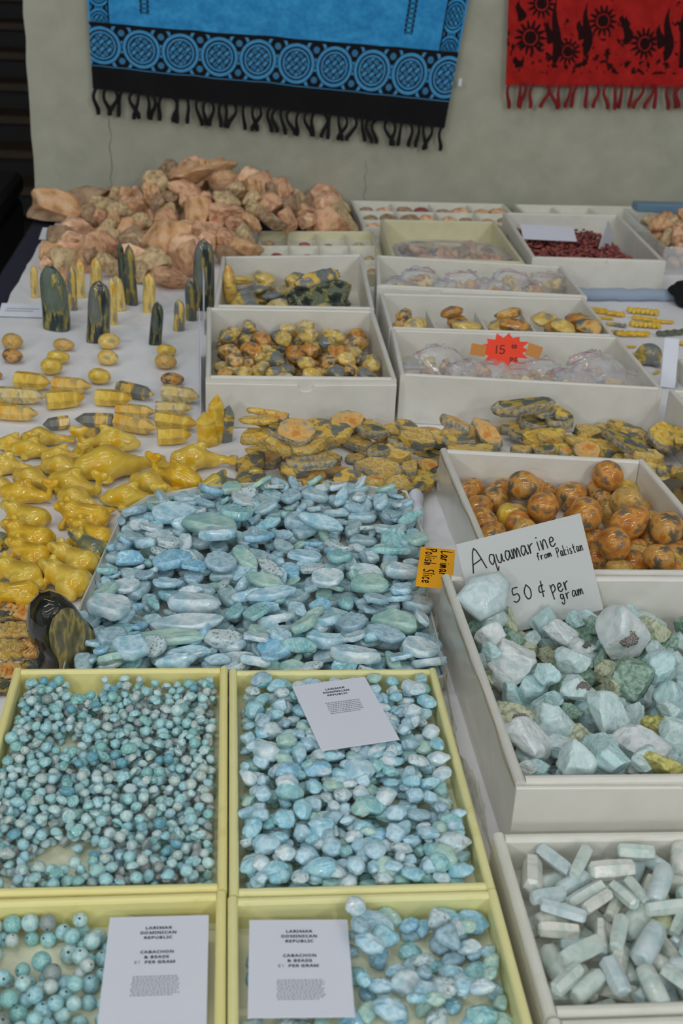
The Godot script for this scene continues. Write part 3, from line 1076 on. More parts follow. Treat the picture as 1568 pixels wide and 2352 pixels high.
func tassels(o: Node, br: Vector3, bl: Vector3, count: int, length: float, thick: float, mat: Material, sd: int):
	var r := RandomNumberGenerator.new()
	r.seed = sd
	for k in count:
		var p := bl.lerp(br, (k + 0.5 + r.randf_range(-0.3, 0.3)) / count)
		var P := []
		var rad := []
		var sway := r.randf_range(-0.012, 0.012)
		var kink := r.randf_range(-0.010, 0.010)
		for i in 8:
			var t := i / 7.0
			P.append(p + Vector3(sway * t + kink * sin(t * 5.0), 0.004 - length * t * r.randf_range(0.97, 1.03), 0.004 * sin(t * 4.0 + k)))
			rad.append(thick * (0.8 + 0.5 * t * t + 0.25 * sin(t * 22.0)) * (0.75 if i == 7 else 1.0))
		part("tassel", merge([tube(P, rad, 6)]), mat, o)


func cloths():
	var up := Vector3(0, 0.32, 0)
	var bm := plain(Color.WHITE, 0.75, 0.35)
	bm.albedo_texture = blue_print()
	bm.rim_enabled = true
	bm.rim = 0.2
	var o := thing("printed_cloth", "blue cloth with a black knotwork border and black fringe hung on the wall", "cloth")
	part("cloth", hanging(Vector3(-0.349, 1.268, -3.225) + up, Vector3(0.599, 1.308, -3.225) + up + Vector3(0.03, 0, 0), Vector3(0.554, 0.962, -3.225), Vector3(-0.336, 1.024, -3.225), 95, 0.006), bm, o)
	tassels(o, Vector3(0.554, 0.962, -3.225), Vector3(-0.336, 1.024, -3.225), 44, 0.062, 0.0052, plain(Color(0.03, 0.03, 0.04), 0.9), 96)
	part("care_tag", block(Vector3(0.004, 0.009, 0.0006), 0.0003), M.paper, o, Transform3D(Basis(), Vector3(0.585, 1.075, -3.222)))
	var rm := plain(Color.WHITE, 0.85, 0.3)
	rm.albedo_texture = red_print()
	var q := thing("printed_cloth", "dark red cloth printed with black suns, red fringe, right of the blue one", "cloth")
	part("cloth", hanging(Vector3(0.666, 1.311, -3.225) + up, Vector3(1.227, 1.335, -3.225) + up, Vector3(1.25, 1.089, -3.225), Vector3(0.702, 1.072, -3.225), 97, 0.006), rm, q)
	tassels(q, Vector3(1.25, 1.089, -3.225), Vector3(0.702, 1.072, -3.225), 24, 0.060, 0.0052, plain(Color(0.50, 0.08, 0.075), 0.9), 98)


# ------------------------------------------------------------------ boxes and trays
# corners: back left, back right, front right, front left on the table
func open_box(called: String, label: String, category: String, group: String, C: Array, h: float, t: float, mat: Material, o := {}) -> Node3D:
	var mid := Vector2.ZERO
	for c in C:
		mid += c / 4.0
	var lift: float = o.get("lift", 0.0)
	var n := thing(called, label, category, Vector3(mid.x, TAB + 0.002 + lift, mid.y), 0.0, group)
	var L := []
	for c in C:
		L.append(c - mid)
	var walls := []
	var edges := [[L[3], L[2]], [L[2], L[1]], [L[1], L[0]], [L[0], L[3]]]
	for k in 4:
		var a: Vector2 = edges[k][0]
		var b: Vector2 = edges[k][1]
		if k % 2 == 0:
			var d := (b - a).normalized() * t * 0.97
			a += d
			b -= d
		walls.append(panel(a, b, 0.0, h, t))
	var names_ := ["front_panel", "side_panel", "back_panel", "side_panel"]
	if o.get("molded", false):
		part("walls", merge(walls), mat, n)
	else:
		for k in 4:
			part(names_[k], join([walls[k]]), o.get("side", mat) if k == 3 else mat, n)
	# floor as a thin plate inside the walls
	var fy: float = o.get("floor", 0.003)
	var V := PackedVector3Array()
	for y in [0.0005, fy]:
		for p in L:
			var q: Vector2 = p * (1.0 - t * 0.6 / maxf(0.05, p.length()))
			V.append(Vector3(q.x, y, q.y))
	part("floor_plate", commit(V, PackedInt32Array([4, 6, 5, 4, 7, 6, 0, 1, 2, 0, 2, 3, 3, 2, 6, 3, 6, 7, 2, 1, 5, 2, 5, 6, 1, 0, 4, 1, 4, 5, 0, 3, 7, 0, 7, 4]), false), o.get("base", mat), n)
	if o.has("flap"):
		# an outer flap before the front, a little lower, with a thumb notch
		var a: Vector2 = L[3] + (L[3] - L[0]).normalized() * 0.0045
		var b: Vector2 = L[2] + (L[2] - L[1]).normalized() * 0.0045
		var notch: float = o.flap
		var rings := []
		var len_ := (b - a).length()
		var stops := [0.0]
		for k in 13:
			stops.append(notch + (-0.012 + 0.002 * k) / len_)
		stops.append(1.0)
		for s in stops:
			var e: float = (s - notch) * len_
			var top: float = h - o.get("drop", 0.008)
			if absf(e) < 0.0121:
				top -= sqrt(maxf(0.0, 0.0121 * 0.0121 - e * e)) * 0.95
			var p := a.lerp(b, clampf(s, 0, 1))
			rings.append(PackedVector3Array([Vector3(p.x, 0, p.y), Vector3(p.x, top - 0.0012, p.y), Vector3(p.x, top, p.y - 0.0008), Vector3(p.x, top, p.y - 0.003), Vector3(p.x, top - 0.001, p.y - 0.0038), Vector3(p.x, 0, p.y - 0.0038)]))
		part("front_flap", join([loft(rings, false)]), mat, n)
	if o.get("edge", false):
		# the raw brown edge of folded board along the left wall
		var P := []
		var r := []
		for k in 25:
			var s := k / 24.0
			var p: Vector2 = L[0].lerp(L[3], s)
			P.append(Vector3(p.x - 0.0006 - 0.0012 * sin(s * 9.0) * sin(s * 23.0), h * (0.94 - 0.03 * sin(s * 7.0)), p.y))
			r.append(0.0007)
		part("raw_edge", join([tube(P, r, 4)]), M.raw, n)
	return n


func boxes():
	var V2 := func(a, b): return Vector2(a, b)
	open_box("bead_tray", "yellow plastic tray full of small mixed larimar cabochons, behind the bead tray", "tray", "yellow plastic trays", [V2.call(-0.199, -0.990), V2.call(0.0022, -0.990), V2.call(0.0022, -0.6925), V2.call(-0.199, -0.6925)], 0.036, 0.0075, M.tray, {"molded": true, "floor": 0.011, "base": M.trayfloor})
	open_box("bead_tray", "yellow plastic tray of round drilled larimar beads, nearest at the left", "tray", "yellow plastic trays", [V2.call(-0.199, -0.6885), V2.call(0.0015, -0.6905), V2.call(0.0015, -0.391), V2.call(-0.199, -0.391)], 0.036, 0.0075, M.tray, {"molded": true, "floor": 0.011, "base": M.trayfloor})
	open_box("stone_tray", "yellow plastic tray heaped with tumbled blue larimar under one white card", "tray", "yellow plastic trays", [V2.call(0.0036, -0.985), V2.call(0.2042, -0.985), V2.call(0.2042, -0.687), V2.call(0.0036, -0.6865)], 0.036, 0.0075, M.tray2, {"molded": true, "floor": 0.011, "base": M.trayfloor})
	open_box("stone_tray", "yellow plastic tray of polished larimar cabochons beside a priced card, nearest at centre", "tray", "yellow plastic trays", [V2.call(0.0026, -0.6845), V2.call(0.2044, -0.6855), V2.call(0.2044, -0.386), V2.call(0.0026, -0.386)], 0.036, 0.0075, M.tray2, {"molded": true, "floor": 0.011, "base": M.trayfloor})
	open_box("crystal_tray", "white plastic tray of pale aquamarine crystals, front right", "tray", "", [V2.call(0.2115, -0.740), V2.call(0.462, -0.738), V2.call(0.462, -0.562), V2.call(0.2115, -0.562)], 0.043, 0.009, M.white, {"molded": true, "floor": 0.012})
	open_box("crystal_tray", "empty front white plastic tray, only its rim showing below the crystals", "tray", "", [V2.call(0.2125, -0.559), V2.call(0.462, -0.559), V2.call(0.462, -0.385), V2.call(0.2125, -0.385)], 0.043, 0.009, M.white, {"molded": true, "floor": 0.012})
	open_box("white_box", "white cardboard box of rough aquamarine with the handwritten sign, at the right", "box", "white cardboard boxes", [V2.call(0.226, -1.106), V2.call(0.566, -1.104), V2.call(0.570, -0.764), V2.call(0.232, -0.766)], 0.073, 0.009, M.card, {"side": M.gloss, "edge": true, "flap": 0.44, "drop": 0.004})
	open_box("white_box", "white cardboard box of polished orange jasper eggs behind the handwritten sign", "box", "white cardboard boxes", [V2.call(0.279, -1.455), V2.call(0.545, -1.425), V2.call(0.560, -1.118), V2.call(0.283, -1.121)], 0.068, 0.009, M.card, {"side": M.gloss, "edge": true, "flap": 0.8, "drop": 0.003})
	open_box("white_box", "wide white cardboard box of bagged jasper with a red price burst inside", "box", "white cardboard boxes", [V2.call(0.270, -1.933), V2.call(0.652, -1.915), V2.call(0.647, -1.667), V2.call(0.258, -1.712)], 0.078, 0.007, M.card, {})
	var d := open_box("white_box", "white cardboard box in four compartments of flat jasper pebbles", "box", "white cardboard boxes", [V2.call(0.275, -2.146), V2.call(0.653, -2.143), V2.call(0.648, -1.922), V2.call(0.268, -1.940)], 0.078, 0.007, M.card, {})
	for x in [0.350, 0.437, 0.519]:
		part("divider", block(Vector3(0.002, 0.034, 0.062), 0.001), M.card, d, Transform3D(Basis(), Vector3(x - 0.461, 0.038, 0.036)))
	open_box("white_box", "white cardboard box of bagged orange stones behind the four compartments", "box", "white cardboard boxes", [V2.call(0.298, -2.420), V2.call(0.668, -2.368), V2.call(0.662, -2.156), V2.call(0.276, -2.199)], 0.078, 0.007, M.card, {"flap": 0.28, "drop": 0.003})
	open_box("white_box", "white cardboard box of glossy jasper pebbles, its front flap with a thumb notch", "box", "white cardboard boxes", [V2.call(-0.035, -2.034), V2.call(0.253, -2.038), V2.call(0.250, -1.692), V2.call(-0.031, -1.687)], 0.078, 0.008, M.card, {"flap": 0.52, "drop": 0.009})
	open_box("white_box", "white cardboard box with a dark green slab and yellow stones, left of the bagged ones", "box", "white cardboard boxes", [V2.call(-0.012, -2.379), V2.call(0.272, -2.425), V2.call(0.255, -2.050), V2.call(-0.023, -2.044)], 0.078, 0.008, M.card, {})
	open_box("cream_box", "cream plastic box holding a bag of pink stones, before the far wall", "box", "", [V2.call(0.354, -2.834), V2.call(0.628, -2.845), V2.call(0.617, -2.470), V2.call(0.339, -2.485)], 0.058, 0.008, M.cream, {"floor": 0.006})
	open_box("white_box", "big white box of dark red chip strings, farthest of the deep boxes", "box", "white cardboard boxes", [V2.call(0.652, -2.877), V2.call(0.940, -2.890), V2.call(0.911, -2.453), V2.call(0.627, -2.455)], 0.073, 0.009, M.card, {"flap": 0.52, "drop": 0.001})
	open_box("white_box", "white cardboard box cut off by the photo's right edge, beside the rough slabs", "box", "white cardboard boxes", [V2.call(0.656, -1.664), V2.call(1.000, -1.670), V2.call(1.000, -1.330), V2.call(0.652, -1.330)], 0.078, 0.007, M.card, {})
	open_box("white_box", "low white box at the right edge behind the carved yellow pieces", "box", "white cardboard boxes", [V2.call(0.772, -1.945), V2.call(1.02, -1.950), V2.call(1.02, -1.800), V2.call(0.762, -1.800)], 0.03, 0.006, M.card, {})
	for q in [["compartment_tray", "shallow cream tray of twelve cells with single flat red stones, beside the pink rocks", [V2.call(0.069, -2.820), V2.call(0.339, -2.850), V2.call(0.334, -2.475), V2.call(0.062, -2.455)], 4, 3], ["compartment_tray", "shallow white tray of round banded pink stones against the wall, left of two", [V2.call(0.317, -3.187), V2.call(0.726, -3.200), V2.call(0.728, -2.900), V2.call(0.321, -2.885)], 4, 3], ["compartment_tray", "shallow white tray with few small stones against the wall, right of two", [V2.call(0.752, -3.199), V2.call(1.157, -3.222), V2.call(1.160, -2.935), V2.call(0.756, -2.930)], 4, 2]]:
		var tr := open_box(q[0], q[1], "tray", "", q[2], 0.026, 0.007, M.cream if q[3] == 4 and q[4] == 3 and q[2][0].x < 0.2 else M.white, {"molded": true, "floor": 0.006, "base": M.white})
		var C: Array = q[2]
		var mid: Vector2 = (C[0] + C[1] + C[2] + C[3]) / 4.0
		for k in range(1, q[3]):
			var a: Vector2 = C[0].lerp(C[1], float(k) / q[3]) - mid
			var b: Vector2 = C[3].lerp(C[2], float(k) / q[3]) - mid
			part("divider", join([panel(a, b, 0.004, 0.022, 0.003)]), M.white, tr)
		for k in range(1, q[4]):
			var a: Vector2 = C[0].lerp(C[3], float(k) / q[4]) - mid
			var b: Vector2 = C[1].lerp(C[2], float(k) / q[4]) - mid
			part("divider", join([panel(a, b, 0.004, 0.021, 0.003)]), M.white, tr)


# ------------------------------------------------------------------ larimar
const LAR := ["white", "pale blue", "sky blue", "teal", "greenish", "grey", "speckled", "deep blue"]
const BEADC := ["pale", "sky blue", "green", "aqua", "grey", "speckled", "dark teal", "taupe"]


func neighbour(done: Array, x: float, z: float, tint: int, words: Array) -> String:
	var best := 9.0
	var t := -1
	for d in done:
		if d[2] != tint:
			var q := Vector2(d[0] - x, d[1] - z).length()
			if q < best:
				best = q
				t = d[2]
	return "" if t < 0 else "beside " + words[t]


func clear_of(circles: Array, x: float, z: float, r: float) -> bool:
	for c in circles:
		if Vector2(x - c[0], z - c[1]).length() < c[2] + r * 0.6:
			return false
	return true


func stuff(called: String, mesh: Mesh, mat: Material, list: Array, label: String, category: String):
	# list of [Transform3D, Color]
	var mm := MultiMesh.new()
	mm.transform_format = MultiMesh.TRANSFORM_3D
	mm.use_colors = true
	mm.mesh = mesh
	mm.instance_count = list.size()
	for i in list.size():
		mm.set_instance_transform(i, list[i][0])
		mm.set_instance_color(i, list[i][1])
	var o := MultiMeshInstance3D.new()
	o.name = numbered(called)
	o.multimesh = mm
	o.material_override = mat
	add_child(o)
	meta(o, label, category, "", "stuff")


func front_trays():
	R.seed = 4001
	# left: small cabochons and drilled rounds
	var shapes := []
	for k in 4:
		var prof := [Vector2(0.0001, -0.0012), Vector2(0.0052, -0.0012), Vector2(0.0056, -0.0004), Vector2(0.0052, 0.0016), Vector2(0.0040, 0.0032), Vector2(0.0022, 0.0041), Vector2(0.0001, 0.0044)]
		shapes.append([join([lathe(prof, 16, [1.0, 1.15, 0.85, 1.0][k], [1.0, 0.8, 1.0, 0.9][k])]), 0.0056, 0.0030, ["domed", "oval domed", "long domed", "domed"][k]])
	for k in 3:
		shapes.append([pebble(300 + k, Vector3(0.0052, 0.0047, 0.0050), 0.06, 1), 0.0051, 0.0046, "round"])
	for k in 3:
		shapes.append([pebble(320 + k, Vector3(0.0062, 0.0036, 0.0046), 0.2, 3), 0.0058, 0.0034, "uneven"])
	var tintm := plain(Color.WHITE, 0.2)
	tintm.vertex_color_use_as_albedo = true
	tintm.albedo_texture = M.bead[0].albedo_texture
	tintm.uv1_triplanar = true
	tintm.uv1_scale = Vector3(50, 50, 50)
	var h := Heap.new(-0.1915, -0.0053, -0.9825, -0.700, TAB + 0.0135, 0.0018)
	var bare := [[-0.131, -0.968, 0.015], [-0.138, -0.888, 0.014], [-0.133, -0.747, 0.016], [-0.118, -0.739, 0.011], [-0.103, -0.756, 0.009], [-0.166, -0.722, 0.01]]
	var inside := func(x, z, r): return x > -0.1905 + r and x < -0.0063 - r and z > -0.9815 + r * 1.6 and z < -0.701 - r and clear_of(bare, x, z, r)
	var loose := []
	var done := []
	var cols := [Color(0.94, 1.0, 0.96), Color(0.76, 0.94, 0.97), Color(0.64, 0.86, 0.78), Color(0.80, 0.85, 0.78), Color(1.0, 1.0, 0.97), Color(0.54, 0.78, 0.80), Color(0.68, 0.58, 0.54), Color(0.70, 0.90, 0.84)]
	for k in 1500:
		var individual := k >= 1200
		var sh: Array = shapes[R.randi() % shapes.size()]
		var s := R.randf_range(0.66, 1.02) * (1.25 if R.randf() < 0.06 else 1.0)
		var p := spot(h, inside, sh[1] * s, sh[2] * s, sh[1] * s, 7)
		if p.is_empty():
			continue
		h.lay(p[0], p[2], sh[1] * s, sh[2] * s, sh[1] * s, p[3], p[1])
		var flip: bool = R.randf() < 0.2 and sh[3] != "round"
		var b := Basis(Vector3(R.randf_range(-1, 1), 0.2, R.randf_range(-1, 1)).normalized(), R.randf_range(0.0, 0.7 if not flip else 3.0)) * Basis(Vector3.UP, p[3])
		var xf := Transform3D(b.scaled(Vector3.ONE * s), Vector3(p[0], p[1], p[2]))
		if not individual:
			loose.append([Transform3D((b * Basis.from_scale(Vector3(1, R.randf_range(0.75, 1.0), R.randf_range(0.85, 1.1)))).scaled(Vector3.ONE * s * 0.0051), xf.origin), cols[R.randi() % cols.size()] * R.randf_range(0.85, 1.1)])
			continue
		var t := R.randi() % 8
		if R.randf() < 0.35:
			t = [0, 1, 3, 2][R.randi() % 4]
		var u: float = (p[0] + 0.19) / 0.185
		var v: float = (p[2] + 0.98) / 0.28
		var size := "tiny" if s < 0.78 else ("small" if s < 0.95 else "larger")
		var label := single("%s %s %s larimar cabochon" % [size, BEADC[t], sh[3]], zone(u, v) + " of its tray", [neighbour(done, p[0], p[2], t, BEADC)])
		done.append([p[0], p[2], t])
		solo("larimar_cabochon", sh[0], M.bead[t], xf, label, "stone", "small cabochons in the left yellow tray")
	stuff("cabochon_bed", pebble(340, Vector3(1, 0.85, 0.95), 0.08, 2), tintm, loose, "bed of tiny mixed blue green larimar cabochons covering the left tray's floor", "stones")
	# right: tumbled stones
	R.seed = 4002
	var peb := []
	for k in 14:
		var d: Vector3 = [Vector3(1.0, 0.62, 0.72), Vector3(1.0, 0.55, 0.86), Vector3(1.0, 0.5, 0.62), Vector3(1.0, 0.7, 0.9)][k % 4]
		peb.append([pebble(400 + k * 3, d * 0.0100, 0.12, 3 if k % 3 else 6), d, ["oval", "rounded", "long", "plump"][k % 4]])
	h = Heap.new(0.0110, 0.1968, -0.9775, -0.6945, TAB + 0.0135, 0.002)
	var in2 := func(x, z, r): return x > 0.0115 + r * 0.9 and x < 0.1963 - r * 0.9 and z > -0.977 + r and z < -0.695 - r * 0.9
	loose = []
	done = []
	for k in 240:
		var s := R.randf_range(0.7, 1.0)
		var p := spot(h, in2, 0.010 * s, 0.006 * s, 0.0075 * s, 6)
		if p.is_empty():
			continue
		h.lay(p[0], p[2], 0.010 * s, 0.006 * s, 0.0075 * s, p[3], p[1])
		loose.append([pose(h, p[0], p[1], p[2], 0.004, p[3]) * Transform3D(Basis.from_scale(Vector3(1, 0.62, 0.74) * 0.010 * s), Vector3.ZERO), cols[R.randi() % 3] * R.randf_range(0.9, 1.15)])
	stuff("tumbled_bed", pebble(341, Vector3(1, 0.9, 0.95), 0.16, 3), tintm, loose, "lower layer of small tumbled larimar on the floor of the right yellow tray", "stones")
	var given: Array = [[0.036, -0.859, 0.013, 0.012, 0, 0], [0.054, -0.831, 0.012, 0.009, 0, 7], [0.08, -0.835, 0.011, 0.012, 0, 7], [0.094, -0.855, 0.01, 0.009, 0, 2], [0.113, -0.829, 0.014, 0.014, 0, 1], [0.091, -0.813, 0.009, 0.01, 0, 1], [0.054, -0.807, 0.011, 0.012, 0, 3], [0.113, -0.801, 0.008, 0.01, 0, 0], [0.12, -0.786, 0.013, 0.007, 0, 3], [0.087, -0.771, 0.008, 0.009, 0, 5], [0.11, -0.758, 0.01, 0.008, 0, 2], [0.122, -0.751, 0.009, 0.008, 0, 7], [0.108, -0.737, 0.009, 0.01, 0, 1], [0.084, -0.738, 0.008, 0.011, 0, 1], [0.139, -0.734, 0.009, 0.008, 0, 6], [0.074, -0.714, 0.014, 0.009, 0, 2], [0.18, -0.739, 0.014, 0.011, 0, 6], [0.17, -0.723, 0.012, 0.007, 0, 4], [0.041, -0.89, 0.011, 0.01, 0, 6], [0.078, -0.759, 0.006, 0.011, 0, 2], [0.035, -0.968, 0.01, 0.01, 0, 3], [0.192, -0.969, 0.006, 0.011, 0, 4], [0.175, -0.954, 0.01, 0.007, 0, 0], [0.162, -0.916, 0.008, 0.007, 0, 5], [0.172, -0.903, 0.006, 0.007, 0, 0], [0.146, -0.86, 0.006, 0.009, 0, 6], [0.135, -0.87, 0.007, 0.01, 0, 0], [0.017, -0.78, 0.009, 0.01, 0, 1], [0.019, -0.719, 0.009, 0.007, 0, 2], [0.037, -0.714, 0.011, 0.007, 0, 2], [0.122, -0.715, 0.008, 0.011, 0, 4], [0.158, -0.714, 0.009, 0.009, 0, 1], [0.033, -0.741, 0.012, 0.007, 0, 1], [0.183, -0.765, 0.009, 0.009, 0, 3]]
	for k in 300:
		var named := k >= 300 - given.size()
		var sh: Array = peb[R.randi() % peb.size()]
		var d: Vector3 = sh[1]
		var s := R.randf_range(0.6, 1.0)
		var t: int = [0, 1, 1, 2, 2, 3, 4, 1, 5, 6, 0, 1][R.randi() % 12]
		var p := []
		if named:
			var g: Array = given[k - 300 + given.size()]
			s = clampf(maxf(g[2], g[3]) / 0.010, 0.6, 1.6)
			t = g[5]
			var yaw: float = R.randf_range(-0.5, 0.5) + (PI / 2 if g[3] > g[2] * 1.15 else 0.0)
			p = [clampf(g[0], 0.012 + s * 0.009, 0.196 - s * 0.009), 0.0, clampf(g[1], -0.976 + s * 0.008, -0.697 - s * 0.008), yaw]
			p[1] = minf(h.rest(p[0], p[2], d.x * 0.01 * s, d.y * 0.01 * s, d.z * 0.01 * s, yaw, 0.5), TAB + 0.036)
		else:
			p = spot(h, in2, d.x * 0.01 * s, d.y * 0.01 * s, d.z * 0.01 * s, 6)
		if p.is_empty():
			continue
		if p[0] > 0.055 and p[0] < 0.158 and p[2] > -0.968 and p[2] < -0.845:
			p[1] = minf(p[1], TAB + 0.038 - d.y * 0.01 * s)
		h.lay(p[0], p[2], d.x * 0.01 * s, d.y * 0.01 * s, d.z * 0.01 * s, p[3], p[1])
		var xf := pose(h, p[0], p[1], p[2], 0.005, p[3], 0.3, 0.3)
		xf.basis = xf.basis.scaled(Vector3.ONE * s)
		var size := "small" if s < 0.75 else ("medium" if s < 0.95 else "large")
		var label := single("%s %s %s tumbled larimar" % [size, LAR[t], sh[2]], zone((p[0] - 0.011) / 0.185, (p[2] + 0.977) / 0.282) + " of card tray", [neighbour(done, p[0], p[2], t, LAR)])
		done.append([p[0], p[2], t])
		solo("tumbled_larimar", sh[0], M.lar[t], xf, label, "stone", "tumbled larimar in the upper middle tray")
	# front left: drilled beads
	R.seed = 4003
	var r := 0.0062
	var prof := []
	for k in 11:
		var a := lerpf(-PI / 2 + 0.20, PI / 2 - 0.20, k / 10.0)
		prof.append(Vector2(cos(a) * r, sin(a) * r))
	var hole := [Vector2(cos(PI / 2 - 0.20) * r, sin(PI / 2 - 0.20) * r), Vector2(0.00085, r * 0.93), Vector2(0.00085, 0.0), Vector2(0.00085, -r * 0.93), Vector2(cos(PI / 2 - 0.20) * r, -sin(PI / 2 - 0.20) * r)]
	var bead_mesh := merge([lathe(prof, 20), lathe(hole, 20)])
	var hole_plug := merge([tube([Vector3(0, -r * 0.96, 0), Vector3(0, r * 0.96, 0)], [0.0009, 0.0009], 8)])
	h = Heap.new(-0.1915, -0.0060, -0.6815, -0.545, TAB + 0.0135, 0.0018)
	var bare2 := [[-0.15, -0.65, 0.008], [-0.137, -0.658, 0.007], [-0.124, -0.651, 0.007], [-0.138, -0.644, 0.005], [-0.111, -0.639, 0.005]]
	var in3 := func(x, z, q): return x > -0.1905 + q and x < -0.0065 - q and z > -0.6815 + q and z < -0.545 - q and clear_of(bare2, x, z, q) and (x < -0.066 or (z < -0.667 and R.randf() < 0.2))
	done = []
	for k in 260:
		var s := R.randf_range(0.80, 1.12)
		var p := spot(h, in3, r * s, r * s, r * s, 9)
		if p.is_empty() or p[1] > TAB + (0.028 if p[0] < -0.092 else 0.022):
			continue
		h.lay(p[0], p[2], r * s, r * s, r * s, 0.0, p[1])
		var b := Basis(Vector3(R.randf_range(-1, 1), R.randf_range(-1, 1), R.randf_range(-1, 1)).normalized(), R.randf_range(0, PI))
		var t: int = [0, 1, 1, 2, 3, 3, 1, 0, 4, 7][R.randi() % 10]
		var size := "small" if s < 0.9 else ("medium" if s < 1.02 else "large")
		var label := single("%s %s drilled round larimar bead" % [size, BEADC[t]], zone((p[0] + 0.19) / 0.125, (p[2] + 0.68) / 0.13) + " of bead tray", [neighbour(done, p[0], p[2], t, BEADC)])
		done.append([p[0], p[2], t])
		var o := solo("larimar_bead", bead_mesh, M.bead[t], Transform3D(b.scaled(Vector3.ONE * s), Vector3(p[0], p[1], p[2])), label, "bead", "round beads in the front left tray")
		part("dark_hole_plug", hole_plug, M.ink, o)  # black rod, the shade inside the drilled hole put into its colour
	# front middle: cabochons
	R.seed = 4004
	var cab := []
	for k in 9:
		var O := outline(500 + k, [9, 10, 5, 4, 8, 10, 6, 3, 9][k], 0.12 if k % 3 else 0.28, 2)
		cab.append([slab(O, 0.0100, 0.0085 if k % 2 else 0.0072, 0.0042, 500 + k, 0.5, 0.25), ["oval", "round", "shield shaped", "squarish", "oval", "round", "uneven", "triangular", "oval"][k]])
	for k in 4:
		cab.append([pebble(520 + k, Vector3(0.0100, 0.0062, 0.0078), 0.16, 2), "plump"])
	h = Heap.new(0.0105, 0.1965, -0.677, -0.40, TAB + 0.0135, 0.002)
	var bare3 := [[0.101, -0.677, 0.012], [0.197, -0.656, 0.009], [0.142, -0.654, 0.006]]
	var in4 := func(x, z, q): return x > 0.011 + q * 0.8 and x < 0.196 - q * 0.8 and z > -0.6765 + q and z < -0.46 - q and clear_of(bare3, x, z, q)
	given = [[0.183, -0.672, 0.012, 0.01, 0, 7], [0.165, -0.67, 0.012, 0.01, 0, 2], [0.146, -0.664, 0.006, 0.008, 0, 7], [0.135, -0.663, 0.007, 0.008, 0, 7], [0.121, -0.671, 0.01, 0.005, 0, 4], [0.11, -0.657, 0.014, 0.009, 0, 1], [0.156, -0.662, 0.009, 0.006, 0, 6], [0.176, -0.656, 0.008, 0.008, 0, 4], [0.168, -0.65, 0.006, 0.007, 0, 0], [0.134, -0.645, 0.009, 0.009, 0, 3], [0.113, -0.64, 0.011, 0.01, 0, 2], [0.142, -0.634, 0.008, 0.008, 0, 6], [0.102, -0.629, 0.011, 0.009, 0, 1], [0.159, -0.64, 0.006, 0.011, 0, 5], [0.176, -0.64, 0.008, 0.007, 0, 0], [0.19, -0.637, 0.006, 0.007, 0, 1], [0.12, -0.622, 0.007, 0.006, 0, 1], [0.127, -0.61, 0.011, 0.011, 0, 0], [0.108, -0.607, 0.008, 0.009, 0, 1], [0.096, -0.611, 0.005, 0.007, 0, 2], [0.14, -0.616, 0.004, 0.007, 0, 5], [0.16, -0.617, 0.007, 0.007, 0, 2], [0.177, -0.618, 0.006, 0.011, 0, 3], [0.192, -0.624, 0.005, 0.008, 0, 4], [0.195, -0.609, 0.005, 0.008, 0, 1], [0.165, -0.605, 0.004, 0.009, 0, 1], [0.15, -0.6, 0.01, 0.01, 0, 6], [0.177, -0.599, 0.009, 0.008, 0, 0], [0.184, -0.607, 0.005, 0.006, 0, 4], [0.137, -0.594, 0.009, 0.007, 0, 1], [0.098, -0.591, 0.006, 0.009, 0, 4], [0.11, -0.595, 0.007, 0.007, 0, 5], [0.191, -0.593, 0.005, 0.006, 0, 0], [0.195, -0.583, 0.007, 0.008, 0, 4], [0.112, -0.585, 0.012, 0.006, 0, 1], [0.129, -0.585, 0.007, 0.005, 0, 2], [0.142, -0.584, 0.007, 0.006, 0, 4], [0.175, -0.583, 0.011, 0.006, 0, 3], [0.096, -0.672, 0.006, 0.009, 0, 0], [0.093, -0.655, 0.005, 0.006, 0, 5], [0.096, -0.643, 0.005, 0.008, 0, 5], [0.197, -0.595, 0.003, 0.007, 0, 4]]
	done = []
	for k in 95 + given.size():
		var named := k >= 95
		var sh: Array = cab[R.randi() % cab.size()]
		var s := R.randf_range(0.7, 1.0)
		var t := R.randi() % 8
		var p := []
		if named:
			var g: Array = given[k - 95]
			s = clampf(maxf(g[2], g[3]) / 0.010, 0.55, 1.5)
			t = g[5]
			p = [clampf(g[0], 0.012 + s * 0.008, 0.196 - s * 0.008), 0.0, clampf(g[1], -0.675 + s * 0.006, -0.41), R.randf_range(-0.5, 0.5) + (PI / 2 if g[3] > g[2] * 1.15 else 0.0)]
			p[1] = h.rest(p[0], p[2], 0.01 * s, 0.0045 * s, 0.008 * s, p[3], 0.5)
		else:
			p = spot(h, in4, 0.01 * s, 0.0045 * s, 0.008 * s, 6)
		if p.is_empty():
			continue
		h.lay(p[0], p[2], 0.01 * s, 0.0045 * s, 0.008 * s, p[3], p[1])
		var xf := pose(h, p[0], p[1], p[2], 0.005, p[3], 0.35, 0.22)
		xf.basis = xf.basis.scaled(Vector3.ONE * s)
		var size := "small" if s < 0.75 else ("medium" if s < 0.95 else "large")
		var label := single("%s %s %s polished larimar" % [size, LAR[t], sh[1]], zone((p[0] - 0.011) / 0.185, (p[2] + 0.677) / 0.22) + " of front tray", [neighbour(done, p[0], p[2], t, LAR)])
		done.append([p[0], p[2], t])
		solo("polished_larimar", sh[0], M.lar[t], xf, label, "stone", "polished larimar in the front middle tray")


